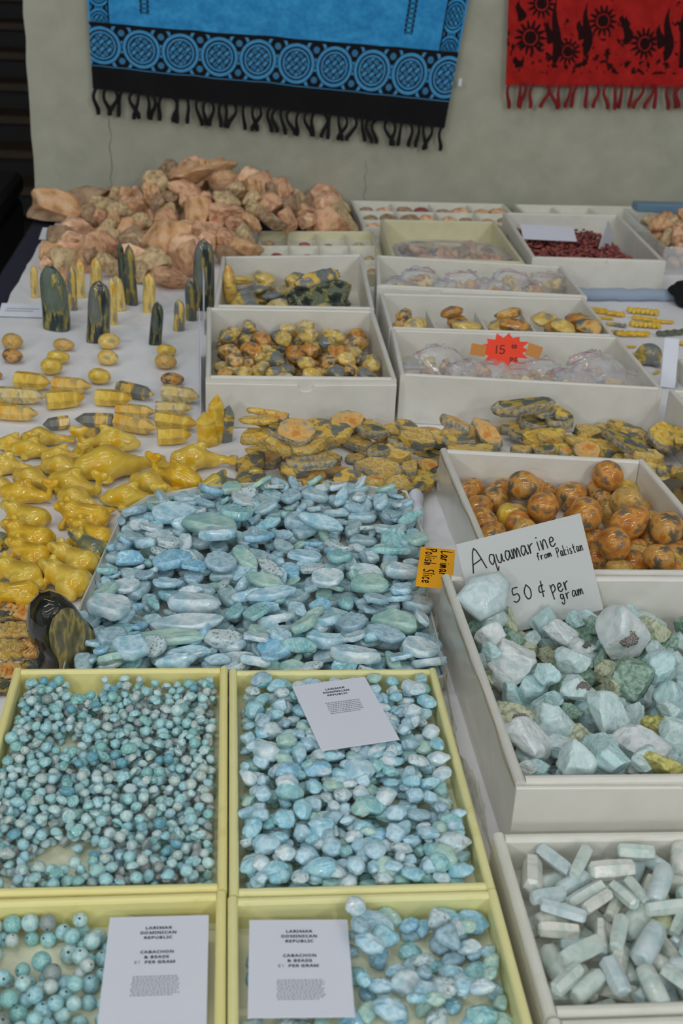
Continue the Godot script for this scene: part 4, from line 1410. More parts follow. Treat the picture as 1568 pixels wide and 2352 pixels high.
func slices_heap():
	R.seed = 4010
	# the shallow white card tray under the heap
	var edge := PackedVector2Array([Vector2(-0.158, -0.995), Vector2(-0.154, -1.14), Vector2(-0.128, -1.36), Vector2(-0.10, -1.405), Vector2(-0.04, -1.432), Vector2(0.03, -1.447), Vector2(0.15, -1.452), Vector2(0.235, -1.425), Vector2(0.240, -1.30), Vector2(0.222, -1.15), Vector2(0.219, -1.0), Vector2(0.212, -0.992)])
	var mid := Vector2(0.04, -1.2)
	var rings := []
	for l in [[0.995, 0.0], [1.0, 0.006], [1.0, 0.018], [0.993, 0.0195], [0.986, 0.018], [0.975, 0.004], [0.5, 0.0035]]:
		var ring := PackedVector3Array()
		for e in edge:
			ring.append(Vector3((e.x - mid.x) * l[0], l[1], (e.y - mid.y) * l[0]))
		rings.append(ring)
	for q in rings:
		q.reverse()
	var t0 := thing("card_tray", "shallow white card tray with a turned-up rim under the larimar slices", "tray", Vector3(mid.x, TAB + 0.003, mid.y))
	part("tray_sheet", join([loft(rings)]), M.gloss, t0)
	var forms := []
	for k in 26:
		var O := outline(600 + k, 4 + k % 5, 0.26, 1 if k % 3 else 2)
		var ratio: float = [0.45, 0.7, 0.55, 0.85, 0.35][k % 5]
		forms.append([slab(O, 0.020, 0.020 * ratio, 0.0034 + 0.0013 * (k % 3), 600 + k, 0.22, 0.2), ratio, 0.0034 + 0.0013 * (k % 3), ["long", "broad", "oblong", "squarish", "narrow"][k % 5]])
	var h := Heap.new(-0.155, 0.24, -1.447, -0.993, TAB + 0.007, 0.003)
	var inside := func(x, z, r): return Geometry2D.is_point_in_polygon(Vector2(x, z) * 1.0, edge) and Geometry2D.is_point_in_polygon(mid + (Vector2(x, z) - mid) * (1.0 + r * 2.2), edge)
	var tintm := plain(Color.WHITE, 0.22)
	tintm.vertex_color_use_as_albedo = true
	tintm.albedo_texture = M.bead[0].albedo_texture
	tintm.uv1_triplanar = true
	tintm.uv1_scale = Vector3(18, 18, 18)
	var loose := []
	var cols := [Color(0.80, 0.90, 0.92), Color(0.74, 0.86, 0.88), Color(0.70, 0.80, 0.80)]
	for k in 330:
		var s := R.randf_range(0.6, 1.0)
		var p := spot(h, inside, 0.020 * s, 0.004, 0.012 * s, 5)
		if p.is_empty():
			continue
		h.lay(p[0], p[2], 0.020 * s, 0.005, 0.012 * s, p[3], p[1])
		var xf := pose(h, p[0], p[1], p[2], 0.008, p[3])
		xf.basis = xf.basis.scaled(Vector3.ONE * s)
		loose.append([xf, cols[R.randi() % 3] * R.randf_range(0.85, 1.1)])
	stuff("slice_bed", forms[2][0], tintm, loose, "buried lower layer of the heap of sawn larimar slices", "stones")
	var given: Array = [[-0.015, -1.284, 0.037, 0.019, -0.661, 4], [-0.009, -1.251, 0.022, 0.013, -0.264, 1], [-0.062, -1.33, 0.027, 0.017, 0, 1], [-0.089, -1.292, 0.014, 0.013, 0, 0], [0.012, -1.306, 0.019, 0.017, 0, 3], [0.038, -1.269, 0.022, 0.011, 0.661, 7], [0.093, -1.306, 0.025, 0.013, 0, 5], [0.112, -1.291, 0.028, 0.011, -0.167, 1], [0.191, -1.289, 0.015, 0.019, 0, 0], [0.172, -1.307, 0.013, 0.019, 0, 6], [-0.095, -1.251, 0.019, 0.008, -0.838, 1], [-0.117, -1.239, 0.015, 0.007, 1.222, 5], [-0.065, -1.251, 0.015, 0.014, 0, 6], [-0.06, -1.209, 0.022, 0.014, 0.264, 7], [-0.035, -1.193, 0.014, 0.023, 0, 7], [-0.006, -1.196, 0.018, 0.016, -0.476, 5], [-0.131, -1.19, 0.012, 0.011, 0, 3], [-0.107, -1.159, 0.015, 0.024, 0, 0], [-0.132, -1.144, 0.017, 0.01, 0.932, 4], [-0.088, -1.179, 0.011, 0.014, 0, 5], [-0.063, -1.164, 0.016, 0.012, 0, 1], [-0.12, -1.1, 0.023, 0.018, 0, 0], [-0.112, -1.048, 0.016, 0.018, 0.476, 5], [-0.033, -1.114, 0.028, 0.016, 0, 0], [-0.039, -1.074, 0.037, 0.015, 0.1, 0], [-0.058, -1.046, 0.038, 0.007, 0, 4], [-0.072, -1.024, 0.015, 0.013, -0.327, 6], [-0.036, -1.026, 0.023, 0.009, 0.167, 1], [-0.001, -1.041, 0.02, 0.012, 0, 6], [0.031, -1.04, 0.014, 0.013, 0, 0], [0.055, -1.038, 0.012, 0.011, 0, 1], [0.052, -1.088, 0.019, 0.011, 0, 0], [0.059, -1.067, 0.014, 0.008, 0, 5], [0.031, -1.095, 0.015, 0.014, 0.838, 3], [0.042, -1.156, 0.025, 0.012, -0.476, 4], [0.024, -1.134, 0.019, 0.007, 0.264, 1], [0.049, -1.129, 0.027, 0.008, 0.264, 1], [0.048, -1.193, 0.023, 0.011, -0.797, 6], [0.022, -1.207, 0.021, 0.012, -0.838, 4], [0.089, -1.223, 0.02, 0.014, 0, 1], [0.096, -1.193, 0.014, 0.014, 0, 6], [0.111, -1.164, 0.018, 0.016, 0, 0], [0.128, -1.215, 0.016, 0.021, 0.838, 3], [0.157, -1.185, 0.02, 0.013, -0.327, 0], [0.157, -1.156, 0.022, 0.014, -0.264, 4], [0.16, -1.121, 0.014, 0.01, 0, 5], [0.19, -1.138, 0.013, 0.014, 0, 1], [0.196, -1.18, 0.021, 0.013, 0, 0], [0.13, -1.085, 0.018, 0.018, 0, 5], [0.104, -1.071, 0.014, 0.016, 0, 1], [0.08, -1.058, 0.017, 0.009, 0.611, 4], [0.1, -1.04, 0.021, 0.01, 0.1, 1], [0.131, -1.048, 0.014, 0.01, 0.611, 0], [0.162, -1.05, 0.021, 0.013, -0.611, 5], [0.178, -1.08, 0.027, 0.014, -0.731, 4], [0.203, -1.082, 0.02, 0.01, -1.279, 0], [0.175, -1.018, 0.013, 0.015, 0, 1], [0.195, -1.026, 0.019, 0.018, -0.327, 0], [0.128, -1.014, 0.025, 0.015, -0.167, 0], [0.073, -1.023, 0.019, 0.009, 0, 3], [0.029, -1.002, 0.016, 0.009, 0, 0], [0.065, -1.002, 0.014, 0.01, 0, 4], [0.081, -0.996, 0.014, 0.008, 0, 6], [0.043, -0.999, 0.009, 0.007, 0, 7], [-0.091, -1.014, 0.019, 0.015, -0.476, 1], [-0.12, -1.018, 0.008, 0.007, 0, 7], [-0.048, -1.005, 0.02, 0.007, 0.167, 1], [-0.007, -1.005, 0.014, 0.007, 0, 5], [0.011, -1.019, 0.018, 0.007, 0, 0], [0.078, -1.095, 0.006, 0.013, 0, 1], [0.101, -1.123, 0.012, 0.016, 0, 7], [0.19, -1.238, 0.024, 0.009, 0, 3], [0.24, -1.324, 0.017, 0.008, 0.327, 3], [0.241, -1.274, 0.015, 0.015, -0.476, 4]]
	var done := []
	var total := 300
	for k in total:
		var named := k >= total - given.size()
		var f: Array = forms[R.randi() % forms.size()]
		var s := R.randf_range(0.45, 0.95)
		var t: int = [0, 1, 1, 4, 4, 5, 5, 6, 3, 2, 0, 7][R.randi() % 12]
		var p := []
		if named:
			var g: Array = given[k - total + given.size()]
			s = g[2] / 0.020
			var want: float = clampf(g[3] / g[2], 0.2, 1.1)
			var off := 9.0
			for q in 12:
				var c: Array = forms[R.randi() % forms.size()]
				if absf(c[1] - want) < off:
					off = absf(c[1] - want)
					f = c
			t = g[5]
			p = [g[0], h.rest(g[0], g[1], 0.02 * s, f[2], 0.02 * s * f[1], g[4], 0.55), g[1], g[4]]
		else:
			p = spot(h, inside, 0.02 * s, f[2], 0.02 * s * f[1], 5)
		if p.is_empty():
			continue
		var th: float = f[2] * minf(s, 1.25)
		h.lay(p[0], p[2], 0.02 * s, th, 0.02 * s * f[1], p[3], p[1])
		p[0] = clampf(p[0], -0.135 + 0.008 * s, 0.225)
		var xf := pose(h, p[0], p[1], p[2], 0.012, p[3], 0.5, (0.4 if k % 6 else 0.9) if not named else 0.22)
		xf.basis = xf.basis * Basis.from_scale(Vector3(s, minf(s, 1.25), s))
		var size := "small" if s < 0.65 else ("medium" if s < 1.1 else "large")
		var label := single("%s %s %s larimar slice" % [size, LAR[t], f[3]], zone((p[0] + 0.155) / 0.395, (p[2] + 1.447) / 0.45) + " of slice heap", [neighbour(done, p[0], p[2], t, LAR)])
		done.append([p[0], p[2], t])
		solo("larimar_slice", f[0], M.lar[t], xf, label, "stone", "sawn larimar slices in the white card tray")


# ------------------------------------------------------------------ aquamarine
const AQ := ["pale aqua", "milky white", "dark green", "tan green", "mustard yellow", "bright aqua"]


func aquamarine_box():
	R.seed = 4020
	var forms := []
	for k in 16:
		var d: Vector3 = [Vector3(1, 0.8, 0.85), Vector3(1, 0.7, 0.6), Vector3(0.85, 1.0, 0.8), Vector3(1, 0.62, 0.9)][k % 4]
		forms.append([rock(700 + k, d, 12, 0.025 if k % 3 else 0.06, 0.5, 0.8), d, ["blocky", "long", "tall", "flat"][k % 4]])
	var h := Heap.new(0.232, 0.565, -1.098, -0.772, TAB + 0.006, 0.004)
	var inside := func(x, z, r): return x > 0.240 + r and x < 0.560 - r and z > -1.094 + r and z < -0.778 - r
	var done := []
	var given: Array = [[0.291, -1.045, 0.014, 0.015, 2], [0.273, -1.033, 0.01, 0.011, 3], [0.262, -1.02, 0.017, 0.015, 1], [0.296, -1.02, 0.012, 0.012, 0], [0.304, -0.987, 0.011, 0.012, 0], [0.274, -0.97, 0.022, 0.028, 1], [0.244, -0.963, 0.009, 0.013, 5], [0.247, -0.99, 0.009, 0.01, 0], [0.299, -0.944, 0.012, 0.016, 5], [0.337, -1.029, 0.018, 0.017, 1], [0.313, -1.048, 0.01, 0.01, 0], [0.357, -1.048, 0.011, 0.012, 5], [0.377, -1.042, 0.013, 0.01, 2], [0.353, -1.009, 0.015, 0.014, 1], [0.334, -0.972, 0.02, 0.013, 0], [0.391, -1.004, 0.028, 0.033, 1], [0.432, -1.029, 0.02, 0.02, 3], [0.419, -1.066, 0.013, 0.01, 5], [0.423, -0.992, 0.009, 0.012, 0], [0.433, -0.968, 0.012, 0.023, 0], [0.363, -0.93, 0.01, 0.013, 3], [0.325, -0.922, 0.019, 0.019, 0], [0.382, -0.932, 0.014, 0.024, 2], [0.405, -0.929, 0.012, 0.02, 5], [0.261, -0.897, 0.026, 0.02, 3], [0.295, -0.879, 0.022, 0.015, 0], [0.3, -0.912, 0.009, 0.012, 5], [0.344, -0.888, 0.024, 0.016, 0], [0.382, -0.872, 0.017, 0.009, 4], [0.327, -0.842, 0.017, 0.018, 5], [0.364, -0.84, 0.028, 0.019, 1], [0.259, -0.843, 0.021, 0.023, 1], [0.29, -0.845, 0.016, 0.014, 0], [0.292, -0.808, 0.015, 0.023, 0], [0.265, -0.814, 0.01, 0.011, 5], [0.319, -0.8, 0.021, 0.018, 5], [0.258, -0.792, 0.015, 0.011, 2], [0.248, -0.799, 0.008, 0.01, 1], [0.346, -0.796, 0.013, 0.011, 0], [0.359, -0.782, 0.019, 0.01, 4], [0.409, -0.9, 0.013, 0.02, 5], [0.396, -0.852, 0.01, 0.019, 0], [0.375, -0.807, 0.015, 0.01, 4], [0.315, -0.901, 0.011, 0.009, 2], [0.394, -0.87, 0.009, 0.013, 0]]
	for k in 120 + given.size():
		var named := k >= 120
		var f: Array = forms[R.randi() % forms.size()]
		var s := R.randf_range(0.014, 0.020)
		var t: int = [0, 0, 1, 2, 3, 5, 5][R.randi() % 7]
		var p := []
		if named:
			var g: Array = given[k - 120]
			s = maxf(g[2], g[3]) * 0.84
			t = g[4]
			var want := 2 if g[3] > g[2] * 1.15 else (1 if g[2] > g[3] * 1.6 else (3 if k % 2 else 0))
			f = forms[(R.randi() % 4) * 4 + want]
			p = [clampf(g[0], 0.241 + s * 0.98, 0.56), 0.0, clampf(g[1], -1.09 + s * 0.7, -0.78 - s * 0.7), R.randf_range(-0.4, 0.4)]
			p[1] = h.rest(p[0], p[2], f[1].x * s, f[1].y * s, f[1].z * s, p[3], 0.75)
		else:
			p = spot(h, inside, s, s * 0.8, s * 0.85, 4)
		if p.is_empty():
			continue
		var y: float = minf(p[1], TAB + (0.076 - 0.5 * f[1].y * s if named else 0.036))
		h.lay(p[0], p[2], f[1].x * s, f[1].y * s, f[1].z * s, p[3], y)
		var b := Basis(Vector3.UP, p[3]) * Basis(Vector3.RIGHT, R.randf_range(-0.3, 0.3) + 0.25) * Basis(Vector3.BACK, R.randf_range(-0.3, 0.3))
		var size := "small" if s < 0.016 else ("medium" if s < 0.024 else "large")
		var label := single("%s %s %s rough aquamarine" % [size, AQ[t], f[2]], zone((p[0] - 0.24) / 0.32, (p[2] + 1.094) / 0.316) + " of signed box", [neighbour(done, p[0], p[2], t, AQ)])
		done.append([p[0], p[2], t])
		var o := solo("rough_aquamarine", f[0], M.aqua[t], Transform3D(b.scaled(Vector3.ONE * s), Vector3(p[0], y, p[2])), label, "stone", "rough aquamarine in the white box")
		if named and (k - 120) in [3, 13, 21, 15, 24]:
			part("mica_patch", rock(760 + k, Vector3(0.30, 0.14, 0.26), 5, 0.2, 0.6, 0.9, 3), M.mica, o, Transform3D(Basis(Vector3.RIGHT, 0.5), Vector3(0.25, 0.72 * f[1].y, 0.40)), "grey sparkling mica patch")
	# the big crystal that leans on the sign
	var O := PackedVector2Array([Vector2(-1, -0.35), Vector2(-0.15, -1), Vector2(0.85, -0.85), Vector2(1, -0.1), Vector2(0.55, 0.9), Vector2(-0.45, 1)])
	solo("rough_aquamarine", slab(O, 0.030, 0.022, 0.013, 771, 0.5, 0.2), M.crys[2], Transform3D(Basis(Vector3.RIGHT, 0.75) * Basis(Vector3.UP, 0.35), Vector3(0.262, TAB + 0.073, -1.062)), "large pale blue six sided aquamarine block leaning before the handwritten sign", "stone", "rough aquamarine in the white box")


func crystal_tray():
	R.seed = 4030
	var forms := []
	for k in 9:
		var a := 0.013
		var rz: float = [0.0050, 0.0062, 0.0072][k % 3]
		var rings := [ring_x(-a, rz * 0.55, rz * 0.6, 6, 0.3, 0, 0, 0.15, k), ring_x(-a * 0.9, rz * 0.85, rz, 6, 0.3, 0, 0, 0.15, k), ring_x(-a * 0.3, rz * 0.9, rz * 1.04, 6, 0.3, 0, 0, 0.15, k), ring_x(a * 0.5, rz * 0.86, rz, 6, 0.3, 0, 0, 0.15, k), ring_x(a * 0.92, rz * 0.8, rz * 0.9, 6, 0.3, 0, 0, 0.15, k), ring_x(a, rz * 0.5, rz * 0.62, 6, 0.3, 0.0006, 0.0006, 0.15, k)]
		forms.append([join([loft(rings, k % 3 == 2)]), a, rz, ["thin", "stout", "thick"][k % 3]])
	var h := Heap.new(0.2205, 0.400, -0.731, -0.571, TAB + 0.0145, 0.002)
	h.sink = 0.62
	var inside := func(x, z, r): return x > 0.2210 + r * 0.75 and x < 0.395 - r * 0.75 and z > -0.7305 + r * 0.8 and z < -0.5715 - r * 0.8
	var done := []
	var tw := ["pale green", "clear white", "pale blue", "honey yellow", "milky"]
	for k in 400:
		var f: Array = forms[R.randi() % 9]
		var s := R.randf_range(1.0, 1.5)
		var p := spot(h, inside, f[1] * s, f[2] * s, f[2] * s, 5)
		if p.is_empty() or p[1] > TAB + 0.042:
			continue
		h.lay(p[0], p[2], f[1] * s, f[2] * s, f[2] * s, p[3], p[1])
		var xf := pose(h, p[0], p[1], p[2], 0.006, p[3], 0.5, 0.12)
		xf.basis = (xf.basis * Basis(Vector3.RIGHT, R.randf_range(0, 2.0))).scaled(Vector3.ONE * s)
		var t: int = [0, 0, 0, 1, 2, 0, 4, 4, 1, 2][R.randi() % 10] if R.randf() > 0.03 else 3
		var size := "short" if s < 1.0 else ("long" if s > 1.2 else "middling")
		var label := single("%s %s %s aquamarine crystal" % [size, f[3], tw[t]], zone((p[0] - 0.22) / 0.15, (p[2] + 0.731) / 0.16) + " of its tray", [neighbour(done, p[0], p[2], t, tw)])
		done.append([p[0], p[2], t])
		solo("aquamarine_crystal", f[0], M.crys[t], xf, label, "crystal", "aquamarine crystals in the white tray")


# ------------------------------------------------------------------ jasper
func egg_box():
	R.seed = 4040
	var meshes := []
	for k in 4:
		meshes.append(egg([1.0, 1.12, 1.22, 1.05][k], [0.97, 0.93, 0.92, 0.98][k], [0.0, 0.08, 0.14, 0.03][k]))
	var tw := ["yellow", "amber", "orange brown", "cream brown", "grey banded"]
	var given: Array = [[0.32, -1.425, 0.017, 0, 1], [0.343, -1.388, 0.018, 0, 4], [0.361, -1.429, 0.013, 0, 0], [0.375, -1.374, 0.021, 1, 4], [0.416, -1.412, 0.012, 0, 2], [0.448, -1.401, 0.02, 0, 1], [0.493, -1.408, 0.021, 1, 2], [0.483, -1.39, 0.014, 0, 4], [0.495, -1.329, 0.021, 1, 3], [0.32, -1.365, 0.016, 0, 2], [0.386, -1.316, 0.02, 1, 2], [0.352, -1.341, 0.018, 0, 0], [0.317, -1.322, 0.018, 0, 1], [0.36, -1.32, 0.018, 0, 2], [0.323, -1.294, 0.015, 0, 2], [0.434, -1.296, 0.022, 1, 1], [0.482, -1.273, 0.022, 1, 2], [0.522, -1.258, 0.022, 1, 4], [0.529, -1.365, 0.013, 0, 4], [0.481, -1.348, 0.01, 0, 0], [0.443, -1.28, 0.013, 0, 2], [0.446, -1.216, 0.02, 1, 2], [0.489, -1.251, 0.014, 0, 1], [0.489, -1.184, 0.017, 1, 4], [0.525, -1.227, 0.014, 0, 0], [0.441, -1.222, 0.011, 0, 1], [0.472, -1.215, 0.019, 0, 2], [0.432, -1.226, 0.011, 0, 2], [0.452, -1.201, 0.015, 0, 3], [0.508, -1.197, 0.02, 0, 2], [0.509, -1.27, 0.01, 0, 1], [0.515, -1.2, 0.019, 0, 0], [0.527, -1.24, 0.019, 0, 1], [0.515, -1.28, 0.019, 0, 2], [0.527, -1.32, 0.019, 0, 3], [0.515, -1.36, 0.019, 0, 4]]
	var under := []
	for j in 5:
		for i in 6:
			under.append([0.312 + 0.043 * i + R.randf_range(-0.008, 0.008), -1.405 + 0.058 * j + R.randf_range(-0.01, 0.01), R.randf_range(0.016, 0.0195), 0, R.randi() % 5])
	given = under + given
	var done := []
	for k in given.size():
		var g: Array = given[k]
		var r: float = clampf(g[2], 0.013, 0.023)
		var y: float = TAB + 0.006 + (0.047 if g[3] > 0 else 0.020 + 0.3 * (0.02 - r))
		var b := Basis(Vector3.UP, R.randf_range(0, TAU)) * Basis(Vector3.BACK, R.randf_range(-0.6, 0.9))
		var m := k % 4
		var x: float = clampf(g[0], 0.292 + r, 0.548 - r)
		var z: float = clampf(g[1], -1.437 + r, -1.129 - r)
		var label := single("%s jasper %s" % [tw[g[4]], ["ball", "ball", "egg", "ball"][m] if m < 3 else "egg"], ("on top, " if g[3] > 0 else "lower down, ") + zone((x - 0.29) / 0.26, (z + 1.44) / 0.31) + " of egg box", [neighbour(done, x, z, g[4], tw), "small" if r < 0.017 else "large"])
		done.append([x, z, g[4]])
		solo("jasper_egg", meshes[m], M.egg[g[4]], Transform3D(b.scaled(Vector3.ONE * r), Vector3(x, y, z)), label, "egg", "polished jasper eggs in the white box")


func jasper_slabs():
	R.seed = 4050
	var forms := []
	for k in 20:
		forms.append(outline(800 + k, 4 + k % 4, 0.24, 1))
	var tw := ["orange", "yellow", "grey yellow", "lemon", "tan", "slate grey", "polished yellow"]
	var h := Heap.new(-0.02, 0.76, -1.68, -1.35, TAB + 0.002, 0.004)
	var given: Array = [[0.05, -1.622, 0.03, 0.009, -0.124, 6], [0.052, -1.591, 0.027, 0.009, -0.124, 6], [0.051, -1.561, 0.024, 0.009, 0, 6], [0.043, -1.532, 0.027, 0.01, 0, 6], [0.115, -1.588, 0.032, 0.026, -0.714, 3], [0.173, -1.62, 0.026, 0.02, 0.397, 0], [0.091, -1.496, 0.024, 0.023, -0.838, 0], [0.141, -1.516, 0.028, 0.018, 0.205, 2], [0.206, -1.513, 0.034, 0.018, 0, 4], [0.164, -1.457, 0.026, 0.023, -0.942, 2], [0.226, -1.458, 0.023, 0.021, 0.568, 4], [0.193, -1.449, 0.016, 0.011, 0.205, 0], [0.117, -1.439, 0.022, 0.012, -0.205, 3], [0.075, -1.43, 0.02, 0.009, 0, 3], [0.163, -1.402, 0.032, 0.01, 0.205, 3], [0.234, -1.424, 0.036, 0.014, 0.714, 5], [0.251, -1.509, 0.013, 0.014, -0.714, 4], [0.206, -1.591, 0.022, 0.01, 0, 5], [0.18, -1.56, 0.014, 0.01, 0, 4], [0.254, -1.572, 0.029, 0.012, -0.397, 5], [0.27, -1.587, 0.03, 0.012, -0.469, 4], [0.277, -1.528, 0.015, 0.014, 0.205, 0], [0.21, -1.551, 0.017, 0.009, 0.205, 5], [0.261, -1.459, 0.017, 0.012, 0.568, 3], [0.258, -1.615, 0.018, 0.011, -0.714, 2], [0.293, -1.624, 0.024, 0.01, -0.397, 0], [0.326, -1.604, 0.026, 0.01, -0.838, 0], [0.342, -1.66, 0.023, 0.009, 0.397, 5], [0.375, -1.614, 0.031, 0.017, -0.838, 0], [0.426, -1.677, 0.033, 0.009, 0, 0], [0.429, -1.628, 0.047, 0.011, 0.083, 5], [0.464, -1.587, 0.021, 0.011, 0, 3], [0.419, -1.57, 0.016, 0.009, 0, 4], [0.265, -1.562, 0.028, 0.012, -0.568, 4], [0.327, -1.571, 0.024, 0.009, -0.205, 2], [0.447, -1.551, 0.016, 0.009, 0, 5], [0.484, -1.622, 0.01, 0.009, 0, 3], [0.514, -1.578, 0.019, 0.021, 1.333, 0], [0.474, -1.549, 0.01, 0.009, 0.568, 0], [0.588, -1.634, 0.029, 0.011, -0.714, 2], [0.569, -1.567, 0.04, 0.013, -0.766, 5], [0.581, -1.593, 0.019, 0.009, -0.658, 2], [0.631, -1.582, 0.024, 0.026, -1.107, 3], [0.538, -1.535, 0.015, 0.009, -0.205, 5], [0.612, -1.512, 0.014, 0.009, -0.568, 2], [0.643, -1.553, 0.01, 0.009, 0, 3], [0.594, -1.484, 0.007, 0.009, 0, 3], [0.615, -1.482, 0.01, 0.009, 0, 4], [0.605, -1.441, 0.011, 0.012, 0, 4]]
	var done := []
	var order := []
	for k in 80:
		var x := R.randf_range(0.03, 0.64)
		var z := R.randf_range(-1.65, -1.47 if x > 0.25 else -1.44)
		order.append([x, z, R.randf_range(0.02, 0.035), R.randf_range(0.012, 0.02), R.randf_range(-0.6, 0.6), R.randi() % 6])
	for g in given:
		order.append(g)
	for k in order.size():
		var g: Array = order[k]
		var t: int = g[5]
		var a: float = g[2]
		var b: float = maxf(g[3], 0.007)
		var th: float = 0.0055 + 0.002 * R.randf() if t != 6 else 0.0045
		if t == 5:
			th += 0.002
		var y := h.rest(g[0], g[1], a, th, b, g[4], 0.5)
		h.lay(g[0], g[1], a, th, b, g[4], y)
		var tilt := 0.42 if (t != 6 and b > 0.011 and k >= 80) else (0.06 if t == 6 else 0.22)
		var xf := pose(h, g[0], y, g[1], 0.012, g[4], 0.3, 0.1)
		xf.basis = Basis(Vector3.RIGHT, tilt) * xf.basis
		var o := MeshInstance3D.new()
		o.name = numbered("jasper_slab")
		o.mesh = slab(forms[k % 20], a, b, th, 830 + k, 0.4 if t == 6 else 0.1, 0.2 if t == 6 else 0.28, true)
		o.set_surface_override_material(0, M.slabf[t])
		o.set_surface_override_material(1, M.slabf[6] if t == 6 else ([M.slabr, M.slabf[2], M.slabr, M.slabf[4]][k % 4] if t != 5 else M.slabr))
		o.transform = xf
		add_child(o)
		var size := "small" if a < 0.022 else ("medium" if a < 0.036 else "large")
		var where := "left of the egg box" if g[0] < 0.27 else ("behind the egg box" if g[0] < 0.55 else "right of the egg box")
		var label := single("%s %s %s jasper slab" % [size, tw[t], "long" if b < a * 0.5 else ("blocky" if b > a * 0.8 else "flat")], where + ", " + zone(fposmod(g[0], 0.27) / 0.27, (g[1] + 1.66) / 0.2), [neighbour(done, g[0], g[1], t, tw)])
		done.append([g[0], g[1], t])
		meta(o, label, "slab", "rough sawn jasper slabs")


func carvings():
	R.seed = 4060
	# whales: a fat body, a fin, a tail that turns up or lies flat
	var whales := []
	for k in 4:
		var up := k < 2
		var tail := Vector3(0.44, 0.34 if k == 0 else 0.28, 0) if up else Vector3(0.50, 0.10, 0)
		var I := Basis()
		var P := [[Vector3(-0.32, 0.15, 0), 0.15, Vector3(-0.08, 0.18, 0), 0.205], [Vector3(-0.08, 0.18, 0), 0.205, Vector3(0.20, 0.12, 0), 0.115], [Vector3(0.20, 0.12, 0), 0.115, Vector3(0.38, 0.13, 0), 0.062], [Vector3(0.38, 0.13, 0), 0.062, tail, 0.045]]
		if k != 2:
			P.append([Vector3(0.02, 0.38, 0), Vector3(0.11, 0.075, 0.035), Basis(Vector3.BACK, 0.5 if k != 3 else 0.2).inverse()])
		for s in [-1.0, 1.0]:
			if up:
				P.append([tail + Vector3(s * 0.070, 0.06, 0), Vector3(0.095, 0.075, 0.055), Basis(Vector3.BACK, s * 0.6).inverse()])
			else:
				P.append([tail + Vector3(0.05, 0.01, s * 0.085), Vector3(0.085, 0.04, 0.11), Basis(Vector3.UP, s * 0.5).inverse()])
			P.append([Vector3(-0.14, 0.05, s * 0.20), Vector3(0.09, 0.03, 0.09), I])
		if k == 1:
			P.append([Vector3(-0.42, 0.12, 0), Vector3(0.12, 0.08, 0.10), I])
		whales.append(nets(P, Vector3(-0.62, -0.03, -0.32), Vector3(0.74, 0.58, 0.32), 0.026, 0.045))
	# crouching frogs: snout to -x, bulging eyes, big haunches
	var frogs := []
	for k in 3:
		var I := Basis()
		var P := [[Vector3(-0.18, 0.22, 0), 0.165, Vector3(0.22, 0.19, 0), 0.215], [Vector3(-0.42, 0.30, 0), 0.085, Vector3(-0.22, 0.28, 0), 0.150]]
		for s in [-1.0, 1.0]:
			P.append([Vector3(-0.31, 0.40, s * 0.105), Vector3(0.06, 0.055, 0.05), I])
			P.append([Vector3(0.20, 0.15, s * 0.20), Vector3(0.20, 0.155, 0.10), Basis(Vector3.BACK, 0.3)])
			P.append([Vector3(-0.05, 0.04, s * 0.25), Vector3(0.15, 0.045, 0.06), I])
			P.append([Vector3(-0.26, 0.12, s * 0.14), 0.055, Vector3(-0.30, 0.03, s * 0.19), 0.06])
		if k == 1:
			P.append([Vector3(0.05, 0.33, 0), Vector3(0.26, 0.08, 0.10), I])
		if k == 2:
			P.append([Vector3(0.40, 0.10, 0), Vector3(0.12, 0.09, 0.12), I])
		frogs.append(nets(P, Vector3(-0.56, -0.03, -0.36), Vector3(0.56, 0.52, 0.36), 0.026, 0.04))
	M.whales = whales
	M.frogs = frogs
	var tw := ["pale yellow", "orange yellow", "green grey", "cream yellow", "grey mottled"]
	var k := 0
	var done := []
	for g in [[-0.292, -1.59, 0.048, 0, 0], [-0.255, -1.607, 0.058, 0.154, 0], [-0.263, -1.566, 0.057, -0.116, 3], [-0.221, -1.546, 0.053, 0.077, 0], [-0.212, -1.503, 0.064, -0.303, 0], [-0.166, -1.59, 0.073, 0, 0], [-0.288, -1.512, 0.058, -0.154, 0], [-0.246, -1.463, 0.062, -0.506, 0], [-0.194, -1.448, 0.07, -0.441, 3], [-0.149, -1.504, 0.096, 0.303, 3], [-0.037, -1.536, 0.071, 0.077, 0], [-0.066, -1.475, 0.069, -0.567, 1], [-0.094, -1.45, 0.065, -0.567, 0], [-0.119, -1.413, 0.064, 0, 3], [-0.007, -1.454, 0.06, 0.506, 2], [-0.183, -1.403, 0.063, -0.625, 0], [-0.252, -1.423, 0.061, -0.154, 1], [-0.283, -1.449, 0.045, -0.373, 0], [0.037, -1.477, 0.046, -0.303, 0], [-0.188, -1.562, 0.042, 0, 3]]:
		var s: float = g[2] * 1.2
		var m: int = [0, 2, 3, 0, 2, 1, 3, 2][k % 8]
		var x: float = g[0]
		var z: float = g[1]
		var label := single("%s carved stone whale, %s" % [tw[g[4]], ["its tail turned up high", "blunt head and raised tail", "smooth back, flat tail", "finned back, flat tail"][m]], zone((x + 0.32) / 0.36, (z + 1.64) / 0.24) + " of whales", [neighbour(done, x, z, g[4], tw)])
		done.append([x, z, g[4]])
		solo("carved_whale", whales[m], M.carve[g[4]], Transform3D(Basis(Vector3.UP, g[3] + (PI if k in [5, 11] else 0.0)).scaled(Vector3.ONE * s), Vector3(x, TAB + 0.003, z)), label, "carving", "carved yellow whales on the paper sheet")
		k += 1
	k = 0
	done = []
